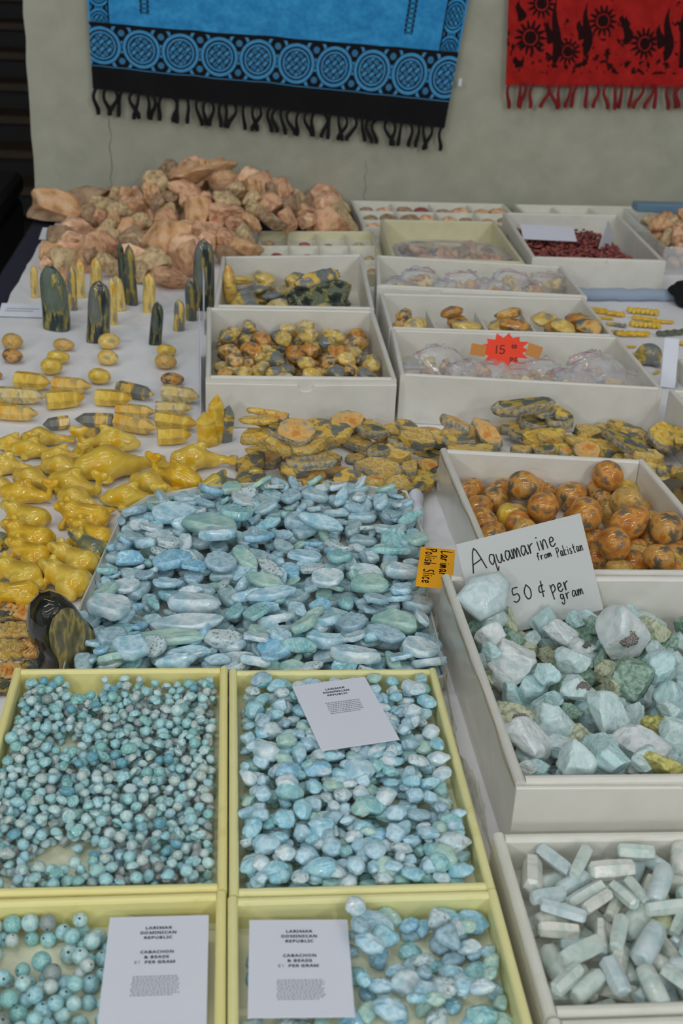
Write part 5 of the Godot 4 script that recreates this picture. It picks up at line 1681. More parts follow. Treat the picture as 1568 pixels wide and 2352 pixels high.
	for g in [[-0.244, -1.356, 0.059, -0.506, 3], [-0.174, -1.355, 0.063, -0.303, 1], [-0.233, -1.301, 0.062, -0.506, 1], [-0.226, -1.262, 0.055, -0.567, 1], [-0.161, -1.306, 0.059, -0.68, 1], [-0.161, -1.277, 0.056, -0.826, 2], [-0.173, -1.243, 0.061, -0.567, 0], [-0.177, -1.198, 0.063, -0.625, 0], [-0.231, -1.214, 0.058, -0.506, 3], [-0.229, -1.17, 0.052, 0.229, 1], [-0.275, -1.303, 0.041, -0.373, 2]]:
		var s: float = g[2] * 1.2
		var label := single("%s carved stone frog %s" % [tw[g[4]], ["with plain back", "with ridged back", "with round rump"][k % 3]], zone((g[0] + 0.28) / 0.16, (g[1] + 1.38) / 0.22) + " of frogs", [neighbour(done, g[0], g[1], g[4], tw)])
		done.append([g[0], g[1], g[4]])
		solo("carved_frog", frogs[k % 3], M.carve[g[4]], Transform3D(Basis(Vector3.UP, g[3]).scaled(Vector3.ONE * s), Vector3(g[0], TAB + 0.003, g[1])), label, "carving", "carved yellow frogs on the paper sheet")
		k += 1
	# flat carved leaves and fish with ribs
	k = 0
	done = []
	for g in [[-0.217, -1.146, 0.019, 0.014, -0.339, 0], [-0.235, -1.137, 0.012, 0.013, 0, 4], [-0.218, -1.108, 0.021, 0.013, -0.139, 2], [-0.219, -1.07, 0.014, 0.017, 0.274, 2], [-0.196, -1.081, 0.013, 0.007, 0.173, 0], [-0.191, -1.065, 0.011, 0.006, 0.139, 0], [-0.216, -1.03, 0.013, 0.016, 0.339, 0], [-0.213, -1.005, 0.009, 0.011, -0.339, 4], [-0.193, -1.044, 0.01, 0.005, 0.173, 4]]:
		var O := PackedVector2Array()
		for i in 26:
			var a := TAU * i / 26.0
			var r := 1.0 + 0.10 * cos(a * (7.0 + k % 3)) - 0.2 * absf(sin(a))
			O.append(Vector2(cos(a) * r, sin(a) * r))
		var label := single("%s flat carved leaf shaped stone" % tw[[1, 1, 3, 0, 4][g[5]]], "by the dark polished stone, " + zone((g[0] + 0.25) / 0.09, (g[1] + 1.16) / 0.15), [neighbour(done, g[0], g[1], g[5], ["orange", "orange", "cream", "yellow", "grey"])])
		done.append([g[0], g[1], g[5]])
		var o := solo("carved_leaf", slab(O, g[2] * 1.3, g[3] * 1.3, 0.0040, 870 + k, 0.6, 0.5), [M.slabf[0], M.slabf[1], M.slabf[4], M.slabf[3], M.slabf[5]][g[5]], Transform3D(Basis(Vector3.UP, g[4]), Vector3(g[0], TAB + 0.006, g[1])), label, "carving", "flat carved leaves by the dark stone")
		var ribs := []
		for i in 5:
			var x: float = g[2] * 1.3 * (-0.6 + 0.3 * i)
			ribs.append(tube([Vector3(x - 0.002, 0.0036, -g[3] * 0.7), Vector3(x + 0.002, 0.0044, 0), Vector3(x - 0.002, 0.0036, g[3] * 0.7)], [0.0006, 0.0010, 0.0006], 6))
		part("carved_ribs", merge(ribs), [M.slabf[0], M.slabf[1], M.slabf[4], M.slabf[3], M.slabf[5]][g[5]], o)
		k += 1
	# polished six sided points
	k = 0
	done = []
	var pw := ["orange banded", "grey banded", "cream banded", "yellow", "grey striped"]
	for g in [[-0.301, -1.828, 0.057, 0.012, -0.215, 3], [-0.239, -1.815, 0.061, 0.011, -0.13, 0], [-0.311, -1.768, 0.077, 0.011, -0.087, 2], [-0.242, -1.754, 0.058, 0.012, 0.257, 3], [-0.303, -1.7, 0.059, 0.01, -0.173, 0], [-0.14, -1.796, 0.065, 0.01, -0.488, 4], [-0.07, -1.783, 0.061, 0.011, -0.338, 2], [-0.171, -1.763, 0.056, 0.011, -0.13, 3], [-0.135, -1.715, 0.06, 0.009, -0.087, 0], [-0.079, -1.73, 0.056, 0.009, 0, 2], [-0.13, -1.658, 0.068, 0.011, -0.488, 0], [-0.072, -1.674, 0.064, 0.01, -0.338, 3], [-0.074, -1.618, 0.048, 0.011, 0.13, 3], [-0.193, -1.678, 0.056, 0.009, 3.055, 4], [-0.246, -1.666, 0.038, 0.008, -2.804, 4], [-0.183, -1.627, 0.043, 0.008, 0.173, 4], [-0.327, -1.712, 0.038, 0.01, -0.215, 3]]:
		var a: float = g[2] * 0.5
		var r: float = g[3] * 1.22
		var rings := [ring_x(-a, r * 0.86, r * 0.86, 6, 0.1), ring_x(-a * 0.97, r * 0.97, r * 0.97, 6, 0.1), ring_x(-a * 0.2, r, r, 6, 0.1), ring_x(a * 0.5, r * 0.88, r * 0.88, 6, 0.1), ring_x(a * 0.55, r * 0.82, r * 0.82, 6, 0.1), ring_x(a * 0.97, r * 0.12, r * 0.12, 6, 0.1), ring_x(a, r * 0.03, r * 0.03, 6, 0.1)]
		var label := single("%s %s polished jasper point" % ["long" if a > 0.029 else "short", pw[g[5]]], zone((g[0] + 0.34) / 0.34, (g[1] + 1.85) / 0.24) + " of lying points", [neighbour(done, g[0], g[1], g[5], pw)])
		done.append([g[0], g[1], g[5]])
		solo("jasper_point", join([loft(rings, false)]), M.point[g[5]], Transform3D(Basis(Vector3.UP, g[4]), Vector3(g[0], TAB + 0.0035 + r * 0.9, g[1])), label, "point", "polished points lying on the paper sheet")
		k += 1
	for q in [[Vector3(-0.026, 0.75, -1.624), 0.050, 0.017, -0.12, "blunt orange yellow jasper point standing at the right end of the lying points", 3], [Vector3(-0.018, 0.75, -1.634), 0.074, 0.015, 0.06, "tallest standing yellow jasper point with a grey tip, before the white box", 3], [Vector3(-0.005, 0.75, -1.638), 0.056, 0.014, 0.15, "small standing yellow point with dark patches, nearest the pebble box", 1]]:
		var H: float = q[1]
		var r: float = q[2]
		var rings := [ring_x(0, r * 0.92, r * 0.92, 6), ring_x(0.002, r, r, 6), ring_x(H * 0.72, r * 0.85, r * 0.85, 6), ring_x(H * 0.75, r * 0.8, r * 0.8, 6), ring_x(H * 0.98, r * 0.1, r * 0.1, 6), ring_x(H, r * 0.02, r * 0.02, 6)]
		solo("jasper_point", join([loft(rings, false)]), M.point[q[5]], Transform3D(Basis(Vector3.BACK, PI / 2 - q[3]), q[0]), q[4], "point", "standing points before the pebble box")
	# small eggs in rows on the paper
	k = 0
	done = []
	var sw := ["amber", "bright yellow", "orange yellow", "cream", "grey patched"]
	var eg := egg(1.0, 1.0, 0.1)
	for g in [[-0.363, -2.025, 0.018, 0.013, 0], [-0.352, -1.956, 0.019, 0.011, 4], [-0.277, -2.021, 0.019, 0.01, 0], [-0.278, -1.953, 0.019, 0.011, 1], [-0.282, -1.902, 0.018, 0.013, 1], [-0.202, -2.035, 0.019, 0.013, 2], [-0.197, -1.953, 0.018, 0.012, 2], [-0.103, -2.001, 0.017, 0.01, 1], [-0.101, -1.938, 0.019, 0.012, 0], [-0.202, -1.862, 0.019, 0.012, 1], [-0.087, -1.859, 0.019, 0.01, 4], [-0.362, -1.875, 0.006, 0.006, 4]]:
		var label := single("%s small polished jasper egg" % sw[g[4]], "before the standing stones, " + zone((g[0] + 0.38) / 0.32, (g[1] + 2.04) / 0.22), [neighbour(done, g[0], g[1], g[4], sw)])
		done.append([g[0], g[1], g[4]])
		solo("jasper_egg", eg, M.egg[[3, 0, 5, 3, 4][g[4]]], Transform3D(Basis(Vector3.UP, R.randf_range(-0.6, 0.3)) * Basis.from_scale(Vector3(g[2], g[3] * 1.05, g[3] * 1.2)), Vector3(g[0], TAB + 0.002 + g[3] * 1.03, g[1])), label, "egg", "small eggs in rows on the paper sheet")
		k += 1


func standing_stones():
	R.seed = 4070
	var tw := ["dark green grey", "grey and black striped", "golden yellow", "grey and yellow", "black and yellow", "slate grey"]
	var k := 0
	var done := []
	for g in [[-0.304, -2.139, 0.112, -0.004, 0.051, 0], [-0.227, -2.074, 0.108, 0.011, 0.041, 1], [-0.37, -2.337, 0.062, 0.002, 0.016, 2], [-0.289, -2.26, 0.082, 0.001, 0.018, 3], [-0.283, -2.341, 0.074, 0.001, 0.018, 2], [-0.255, -2.358, 0.074, 0.002, 0.024, 2], [-0.205, -2.171, 0.087, -0.002, 0.014, 2], [-0.202, -2.263, 0.066, -0.004, 0.023, 2], [-0.198, -2.309, 0.119, -0.003, 0.015, 4], [-0.182, -2.301, 0.114, -0.003, 0.023, 5], [-0.146, -2.25, 0.075, 0.001, 0.025, 2], [-0.125, -2.066, 0.075, 0.005, 0.023, 4], [-0.087, -2.145, 0.057, 0.001, 0.021, 3], [-0.067, -2.209, 0.076, -0.002, 0.021, 5], [-0.048, -2.28, 0.135, 0.007, 0.043, 1]]:
		var H: float = g[2]
		var w: float = g[4] * 0.5
		var thin: float = w * (0.62 if g[5] in [0, 1] else 0.75)
		var rings := []
		for i in 15:
			var t := i / 14.0
			var q := sqrt(maxf(0.0, 1.0 - pow(maxf(0.0, t - 0.66) / 0.34, 2.4))) if t > 0.66 else 1.0
			q = maxf(q, 0.06) * (1.0 - 0.10 * t) * (0.94 if i == 0 else 1.0)
			if g[5] == 0:
				q = maxf(q, 0.55) if i < 14 else 0.35
			var sway: float = g[3] * t + 0.06 * w * sin(t * 4.0 + k)
			var ring := PackedVector3Array()
			for a in 14:
				var an := TAU * a / 14.0
				var ca := cos(an)
				var sa := sin(an)
				ring.append(Vector3(sway + signf(ca) * pow(absf(ca), 0.75) * w * q, H * t * (1.0 - (0.02 * ca if i > 10 else 0.0)), signf(sa) * pow(absf(sa), 0.75) * thin * q))
			rings.append(ring)
		var pts := rings
		for q in pts:
			q.reverse()
		var label := single("%s %s standing stone" % ["tall" if H > 0.09 else ("short" if H < 0.065 else "middling"), tw[g[5]]], zone((g[0] + 0.38) / 0.37, (g[1] + 2.36) / 0.30) + " of standing stones", [neighbour(done, g[0], g[1], g[5], tw)])
		done.append([g[0], g[1], g[5]])
		solo("standing_stone", join([loft(pts)]), M.stand[g[5]], Transform3D(Basis(Vector3.UP, R.randf_range(-0.5, 0.2) if g[5] != 0 else -0.35), Vector3(g[0], TAB + 0.002, g[1])), label, "stone", "standing polished stones at the left edge of the table")
		k += 1
	# the tall dark stone just behind the left yellow tray
	var O := PackedVector2Array([Vector2(-0.55, -0.045), Vector2(0.60, -0.045), Vector2(0.80, 0.0), Vector2(0.92, 0.3), Vector2(0.86, 0.46), Vector2(0.5, 0.66), Vector2(0.15, 0.90), Vector2(-0.15, 0.99), Vector2(-0.50, 1.0), Vector2(-0.82, 0.90), Vector2(-0.96, 0.70), Vector2(-0.88, 0.48), Vector2(-0.66, 0.30), Vector2(-0.60, 0.1)])
	var P := PackedVector2Array()
	for i in O.size():
		var a := O[i]
		var b := O[(i + 1) % O.size()]
		P.append(a.lerp(b, 0.2))
		P.append(a.lerp(b, 0.8))
	for i in P.size():
		P[i] = Vector2(P[i].x, 0.5 - P[i].y)
	var m := slab(P, 0.036, 0.096, 0.017, 881, 0.2, 0.1, true)
	var face := stone(tex(62, 0.008, 4, 40.0, [[0.0, 70, 66, 50], [0.36, 112, 104, 70], [0.5, 150, 136, 88], [0.58, 176, 156, 92], [0.66, 120, 112, 84], [1.0, 84, 84, 72]]), Vector3(15, 3, 4), 0.07)
	m.surface_set_material(0, face)
	m.surface_set_material(1, stone(M.stand[0].albedo_texture, Vector3(6, 14, 3), 0.06, Color(0.42, 0.42, 0.40)))
	solo("standing_stone", m, null, Transform3D(Basis(Vector3.UP, 0.75) * Basis(Vector3.RIGHT, PI / 2), Vector3(-0.160, TAB + 0.043, -1.045)), "large black and olive polished freeform standing behind the left yellow tray", "stone")


func pink_rocks():
	R.seed = 4080
	var forms := []
	for k in 14:
		forms.append(rock(900 + k, Vector3(1, [0.9, 0.8, 1.0, 0.75][k % 4], 0.85), 13, 0.045, 0.48, 0.85))
	var tw := ["salmon pink", "rusty orange", "cream", "grey brown", "pale rose"]
	var done := []
	# core of the heap, then the stones that show
	var list := []
	for k in 75:
		var x := R.randf_range(-0.36, 0.28)
		var z := R.randf_range(-3.15, -2.50)
		var top := 0.16 * exp(-pow((x + 0.05) / 0.20, 2) - pow((z + 3.02) / 0.22, 2)) + 0.04 * exp(-pow((x + 0.1) / 0.28, 4) - pow((z + 2.75) / 0.30, 4))
		if top < 0.012 or (x > 0.02 and z > -2.86):
			continue
		list.append([x, maxf(0.02, R.randf_range(0.25, 0.95) * top), z, R.randf_range(0.028, 0.04), R.randf_range(0.024, 0.034), R.randi() % 5])
	for g in [[-0.392, 0.034, -2.972, 0.067, 0.017, 1], [-0.34, 0.048, -3.037, 0.036, 0.021, 1], [-0.314, 0.055, -2.808, 0.019, 0.017, 3], [-0.284, 0.062, -2.783, 0.011, 0.016, 0], [-0.081, 0.141, -2.864, 0.053, 0.022, 1], [-0.165, 0.115, -2.857, 0.033, 0.025, 2], [-0.132, 0.136, -2.869, 0.025, 0.017, 3], [-0.089, 0.116, -2.813, 0.036, 0.015, 0], [-0.08, 0.102, -2.788, 0.027, 0.015, 0], [-0.132, 0.103, -2.801, 0.019, 0.011, 3], [-0.068, 0.079, -2.732, 0.03, 0.03, 1], [-0.134, 0.074, -2.723, 0.03, 0.019, 0], [-0.079, 0.062, -2.653, 0.034, 0.018, 0], [-0.129, 0.053, -2.598, 0.052, 0.034, 1], [-0.208, 0.06, -2.671, 0.024, 0.021, 1], [-0.252, 0.058, -2.686, 0.019, 0.016, 2], [-0.184, 0.067, -2.701, 0.021, 0.016, 2], [-0.206, 0.083, -2.797, 0.025, 0.016, 0], [-0.238, 0.072, -2.781, 0.025, 0.016, 2], [-0.312, 0.043, -2.589, 0.026, 0.021, 4], [-0.257, 0.048, -2.571, 0.031, 0.018, 0], [-0.356, 0.032, -2.546, 0.028, 0.028, 1], [-0.339, 0.042, -2.686, 0.019, 0.013, 1], [-0.28, 0.04, -2.519, 0.018, 0.015, 3], [-0.242, 0.034, -2.478, 0.022, 0.02, 2], [-0.161, 0.037, -2.484, 0.032, 0.019, 2], [-0.117, 0.024, -2.423, 0.032, 0.017, 0], [-0.08, 0.04, -2.501, 0.025, 0.023, 0], [-0.176, 0.028, -2.44, 0.017, 0.017, 2], [-0.321, 0.021, -2.419, 0.015, 0.017, 0], [-0.366, 0.026, -2.488, 0.012, 0.015, 4], [-0.196, 0.05, -2.56, 0.02, 0.015, 3], [-0.153, 0.089, -2.775, 0.016, 0.014, 3], [-0.128, 0.087, -2.761, 0.016, 0.011, 2], [-0.252, 0.066, -2.757, 0.016, 0.016, 1], [-0.039, 0.056, -2.596, 0.018, 0.016, 4], [-0.047, 0.104, -2.785, 0.016, 0.014, 0], [-0.057, 0.154, -2.873, 0.017, 0.014, 1], [-0.274, 0.052, -2.64, 0.016, 0.013, 0], [-0.172, 0.102, -2.825, 0.019, 0.017, 1], [0.021, 0.117, -2.83, 0.019, 0.017, 2], [0.055, 0.115, -2.848, 0.022, 0.017, 1], [0.1, 0.103, -2.873, 0.017, 0.02, 3], [0.127, 0.091, -2.891, 0.017, 0.026, 0], [0.144, 0.077, -2.881, 0.023, 0.026, 3], [0.167, 0.074, -2.936, 0.015, 0.02, 2], [0.247, 0.019, -3.211, 0.045, 0.029, 4], [0.287, 0.019, -3.113, 0.019, 0.019, 2], [0.245, 0.034, -2.984, 0.024, 0.015, 3], [0.192, 0.055, -2.897, 0.026, 0.014, 0], [0.182, 0.05, -2.828, 0.025, 0.014, 4], [0.215, 0.042, -2.894, 0.017, 0.017, 4], [0.273, 0.025, -2.95, 0.03, 0.016, 2], [0.135, 0.061, -2.786, 0.022, 0.017, 0], [0.1, 0.067, -2.757, 0.025, 0.016, 3], [0.091, 0.088, -2.822, 0.025, 0.017, 0], [0.054, 0.083, -2.774, 0.022, 0.016, 2], [0.05, 0.07, -2.723, 0.019, 0.016, 1], [0.01, 0.083, -2.747, 0.03, 0.016, 0], [-0.001, 0.097, -2.782, 0.03, 0.016, 2], [-0.025, 0.081, -2.737, 0.022, 0.016, 0], [-0.001, 0.056, -2.607, 0.021, 0.026, 0], [0.036, 0.059, -2.653, 0.021, 0.019, 2], [0.038, 0.052, -2.576, 0.028, 0.016, 1], [-0.029, 0.058, -2.617, 0.016, 0.013, 0], [0.021, 0.07, -2.698, 0.019, 0.013, 0], [0.051, 0.1, -2.812, 0.017, 0.013, 2], [0.076, 0.077, -2.768, 0.014, 0.014, 3]]:
		list.append(g)
	for g in list:
		var s: float = maxf(g[3], g[4])
		var f: ArrayMesh = forms[R.randi() % 14]
		var b := Basis(Vector3.UP, R.randf_range(-0.5, 0.5)) * Basis(Vector3.BACK, R.randf_range(-0.35, 0.35)) * Basis.from_scale(Vector3(g[3], clampf(g[4] * 1.45, s * 0.62, s * 1.25), s * 0.9) * 1.05)
		var z: float = maxf(g[2], -3.21)
		var y: float = maxf(g[1], 0.62 * clampf(g[4] * 1.45, s * 0.62, s * 1.25))
		var label := single("%s %s broken rock" % ["small" if s < 0.022 else ("large" if s > 0.035 else "medium"), tw[g[5]]], ("high" if y > 0.09 else ("low" if y < 0.04 else "midway")) + " in the pink heap, " + zone((g[0] + 0.42) / 0.75, (z + 3.2) / 0.75), [neighbour(done, g[0], z, g[5], tw)])
		done.append([g[0], z, g[5]])
		solo("pink_rock", f, M.pink[g[5]], Transform3D(b, Vector3(g[0], TAB + y, z)), label, "rock", "rough pink rocks heaped against the wall")
	# the long wedge at the far left and the long tan block on top
	solo("pink_rock", rock(930, Vector3(1, 0.42, 0.6), 9, 0.05, 0.5, 0.8), M.pink[3], Transform3D(Basis(Vector3.BACK, 0.28).scaled(Vector3.ONE * 0.085), Vector3(-0.378, 0.778, -2.991) + Vector3(0, 0.01, 0)), "long grey pink wedge of rock at the table's far left corner", "rock", "rough pink rocks heaped against the wall")
	solo("pink_rock", rock(931, Vector3(1, 0.36, 0.5), 9, 0.07, 0.5, 0.8), M.pink[1], Transform3D(Basis(Vector3.BACK, 0.42).scaled(Vector3.ONE * 0.085), Vector3(-0.091, 0.825, -3.12)), "long tan block of rock on the very top of the pink heap", "rock", "rough pink rocks heaped against the wall")


# stones poured into a rectangle: forms [mesh, half extents, word]
func pour(called: String, forms: Array, mats: Array, words: Array, noun: String, category: String, group: String, rect: Rect2, base: float, count: int, s0: float, s1: float, top: float, sd: int, rise := 0.0):
	R.seed = sd
	var h := Heap.new(rect.position.x, rect.end.x, rect.position.y, rect.end.y, base, 0.003)
	var inside := func(x, z, r): return x > rect.position.x + r * 0.85 and x < rect.end.x - r * 0.85 and z > rect.position.y + r * 0.85 and z < rect.end.y - r * 0.85
	var done := []
	for k in count:
		var f: Array = forms[R.randi() % forms.size()]
		var s := R.randf_range(s0, s1)
		var e: Vector3 = f[1] * s
		var p := spot(h, inside, e.x, e.y, e.z, 6)
		if p.is_empty() or p[1] + e.y > top:
			continue
		h.lay(p[0], p[2], e.x, e.y, e.z, p[3], p[1])
		var xf := pose(h, p[0], p[1], p[2], e.x * 0.5, p[3], 0.35, 0.25)
		xf.basis = xf.basis.scaled(Vector3.ONE * s)
		var t := R.randi() % mats.size()
		var u: float = (p[0] - rect.position.x) / rect.size.x
		var v: float = (p[2] - rect.position.y) / rect.size.y
		var label := single("%s %s %s" % [words[t], f[2], noun], zone(u, v) + " of " + group.get_slice(" in ", 1), [neighbour(done, p[0], p[2], t, words), "small" if s < (s0 + s1) / 2 else "large"])
		done.append([p[0], p[2], t])
		solo(called, f[0], mats[t], xf, label, category, group)


func bag(at: Vector3, a: float, c: float, b: float, turn: float, sd: int, label: String, group: String, tilt := 0.0):
	var n := noise3(sd, 2.2, 3)
	var ball := ico(3)
	var V: PackedVector3Array = ball[0].duplicate()
	for i in V.size():
		var p := V[i]
		p = Vector3(signf(p.x) * pow(absf(p.x), 0.6), p.y * (1.0 - 0.45 * pow(absf(p.x), 3.0)), signf(p.z) * pow(absf(p.z), 0.6))
		p *= 1.0 + 0.30 * n.get_noise_3dv(V[i])
		V[i] = Vector3(p.x * a, p.y * c, p.z * b)
	var o := thing("clear_bag", label, "bag", at, turn, group)
	o.rotation.x = tilt
	part("film", commit(V, ball[1]), M.film, o)
	part("zip_strip", merge([tube([Vector3(-a * 0.8, c * 0.2, -b * 0.92), Vector3(0, c * 0.35, -b * 0.98), Vector3(a * 0.8, c * 0.2, -b * 0.92)], [0.0011, 0.0011, 0.0011], 5)]), M.zip, o)


func jasper_boxes():
	var peb := []
	for k in 6:
		var d: Vector3 = [Vector3(1.0, 0.7, 0.8), Vector3(1.0, 0.62, 0.72), Vector3(1.0, 0.75, 0.92)][k % 3]
		peb.append([pebble(950 + k, d, 0.14, 2), d, ["plump", "oval", "rounded"][k % 3]])
	var flat := []
	for k in 4:
		flat.append([pebble(960 + k, Vector3(1.0, 0.36, 0.72), 0.10, 1), Vector3(1.0, 0.36, 0.72), ["flat oval", "flat long", "flat round", "flat"][k]])
	var tw := ["yellow", "orange grey", "grey yellow", "cream", "brown"]
	var mats: Array = M.tum.slice(0, 5)
	var tw2 := ["yellow", "orange", "brown"]
	var mats2 := [M.tum[0], M.tum[1], M.tum[4]]
	pour("jasper_pebble", peb, mats, tw, "jasper pebble", "stone", "glossy pebbles in the notched box", Rect2(-0.024, -2.022, 0.265, 0.325), TAB + 0.012, 175, 0.0145, 0.0215, TAB + 0.070, 5001)
	# the box behind: mixed larger pieces and a dark green slab
	pour("jasper_piece", peb + flat, [M.tum[0], M.tum[2], M.tum[3]], ["yellow", "grey yellow", "cream"], "jasper piece", "stone", "mixed pieces in the slab box", Rect2(-0.008, -2.360, 0.255, 0.30), TAB + 0.006, 60, 0.020, 0.032, TAB + 0.066, 5002)
	solo("green_slab", slab(outline(971, 7, 0.2, 2), 0.062, 0.042, 0.010, 972, 0.4, 0.3), M.stand[0], Transform3D(Basis(Vector3.UP, 0.3) * Basis(Vector3.RIGHT, 0.35) * Basis(Vector3.BACK, 0.12), Vector3(0.165, TAB + 0.067, -2.17)), "big dark green slab on top in the second white box from the left", "slab")
	solo("yellow_slab", slab(outline(973, 6, 0.25, 2), 0.046, 0.016, 0.009, 974, 0.5, 0.3), M.point[1], Transform3D(Basis(Vector3.UP, 0.5) * Basis(Vector3.RIGHT, 0.5) * Basis(Vector3.BACK, 0.15), Vector3(0.165, TAB + 0.088, -2.20)), "yellow grey polished slab lying on the dark green slab", "slab")
	solo("jasper_point", join([loft([ring_x(0, 0.013, 0.016, 7), ring_x(0.03, 0.014, 0.018, 7), ring_x(0.06, 0.010, 0.013, 7), ring_x(0.075, 0.003, 0.004, 7)])]), M.point[0], Transform3D(Basis(Vector3.BACK, PI / 2 + 0.1), Vector3(0.008, TAB + 0.030, -2.22)), "amber brown standing piece in the box with the green slab, at its left wall", "point")
	# four compartments
	for q in [[0.2745, 0.345, peb, "palm stone", "first"], [0.355, 0.432, flat, "palm stone", "second"], [0.442, 0.514, flat, "palm stone", "third"], [0.524, 0.640, flat, "palm stone", "fourth"]]:
		pour("palm_stone", q[2], mats2, tw2, q[3], "stone", "stones in %s compartment" % q[4], Rect2(q[0], -2.06, q[1] - q[0], 0.118), TAB + 0.040, 34, 0.019 if q[2] == peb else 0.026, 0.022 if q[2] == peb else 0.032, TAB + 0.092, 5003 + int(q[0] * 1000))
	# bags with stones in the wide box and in the one behind the compartments
	R.seed = 5010
	for row in [["the price burst box", 0.275, 0.635, -1.745, 0.050, "clear zip bag of jasper pieces", 9], ["the box behind the compartments", 0.305, 0.645, -2.24, 0.054, "pinkish zip bag of orange stones", 8]]:
		var n: int = row[6]
		for k in n:
			var u := (k + 0.5) / n
			var x: float = lerpf(row[1], row[2], u)
			var z: float = row[3] + R.randf_range(-0.03, 0.02) - (0.04 if k % 2 else 0.0)
			var y: float = TAB + row[4] + R.randf_range(-0.003, 0.008) + (0.008 if k % 2 else 0.0)
			var place: String = ["at its left wall", "second from the left", "third from the left", "left of the middle", "in the middle", "right of the middle", "third from the right", "second from the right", "at its right end"][int(u * 9.0)]
			bag(Vector3(x, y, z), 0.036, 0.020, 0.034, R.randf_range(-0.7, 0.7), 1000 + k + int(row[4] * 1000), single(row[5] + " in " + row[0] + ",", place, []), "zip bags in " + row[0], R.randf_range(-0.1, 0.5))
			for i in 5:
				var f: Array = (peb + flat)[R.randi() % 10]
				var s := R.randf_range(0.012, 0.018)
				var t := R.randi() % (5 if row[4] < 0.053 else 3)
				var m: Material = mats[t] if row[4] < 0.053 else mats2[t]
				solo("bagged_stone", f[0], m, Transform3D(Basis(Vector3(R.randf_range(-1, 1), 1, R.randf_range(-1, 1)).normalized(), R.randf_range(0, 6)).scaled(Vector3.ONE * s), Vector3(x + R.randf_range(-0.022, 0.022), y - 0.006 + R.randf_range(-0.006, 0.010), z + R.randf_range(-0.016, 0.018))), single("%s %s stone in zip bag" % [(tw if row[4] < 0.053 else tw2)[t], f[2]], place + ", " + row[0], ["small" if s < 0.013 else "large"]), "stone", "stones inside the zip bags of " + row[0])
	# loose bags heaped at the wide box's right: brighter crumpled film
	bag(Vector3(0.575, TAB + 0.066, -1.75), 0.045, 0.026, 0.036, 0.5, 1051, "crumpled shiny clear bag heaped at the right in the price burst box", "zip bags in the price burst box", 0.5)
	bag(Vector3(0.535, TAB + 0.060, -1.725), 0.034, 0.018, 0.030, -0.4, 1052, "small shiny clear bag beside the crumpled one in the price burst box", "zip bags in the price burst box", 0.3)


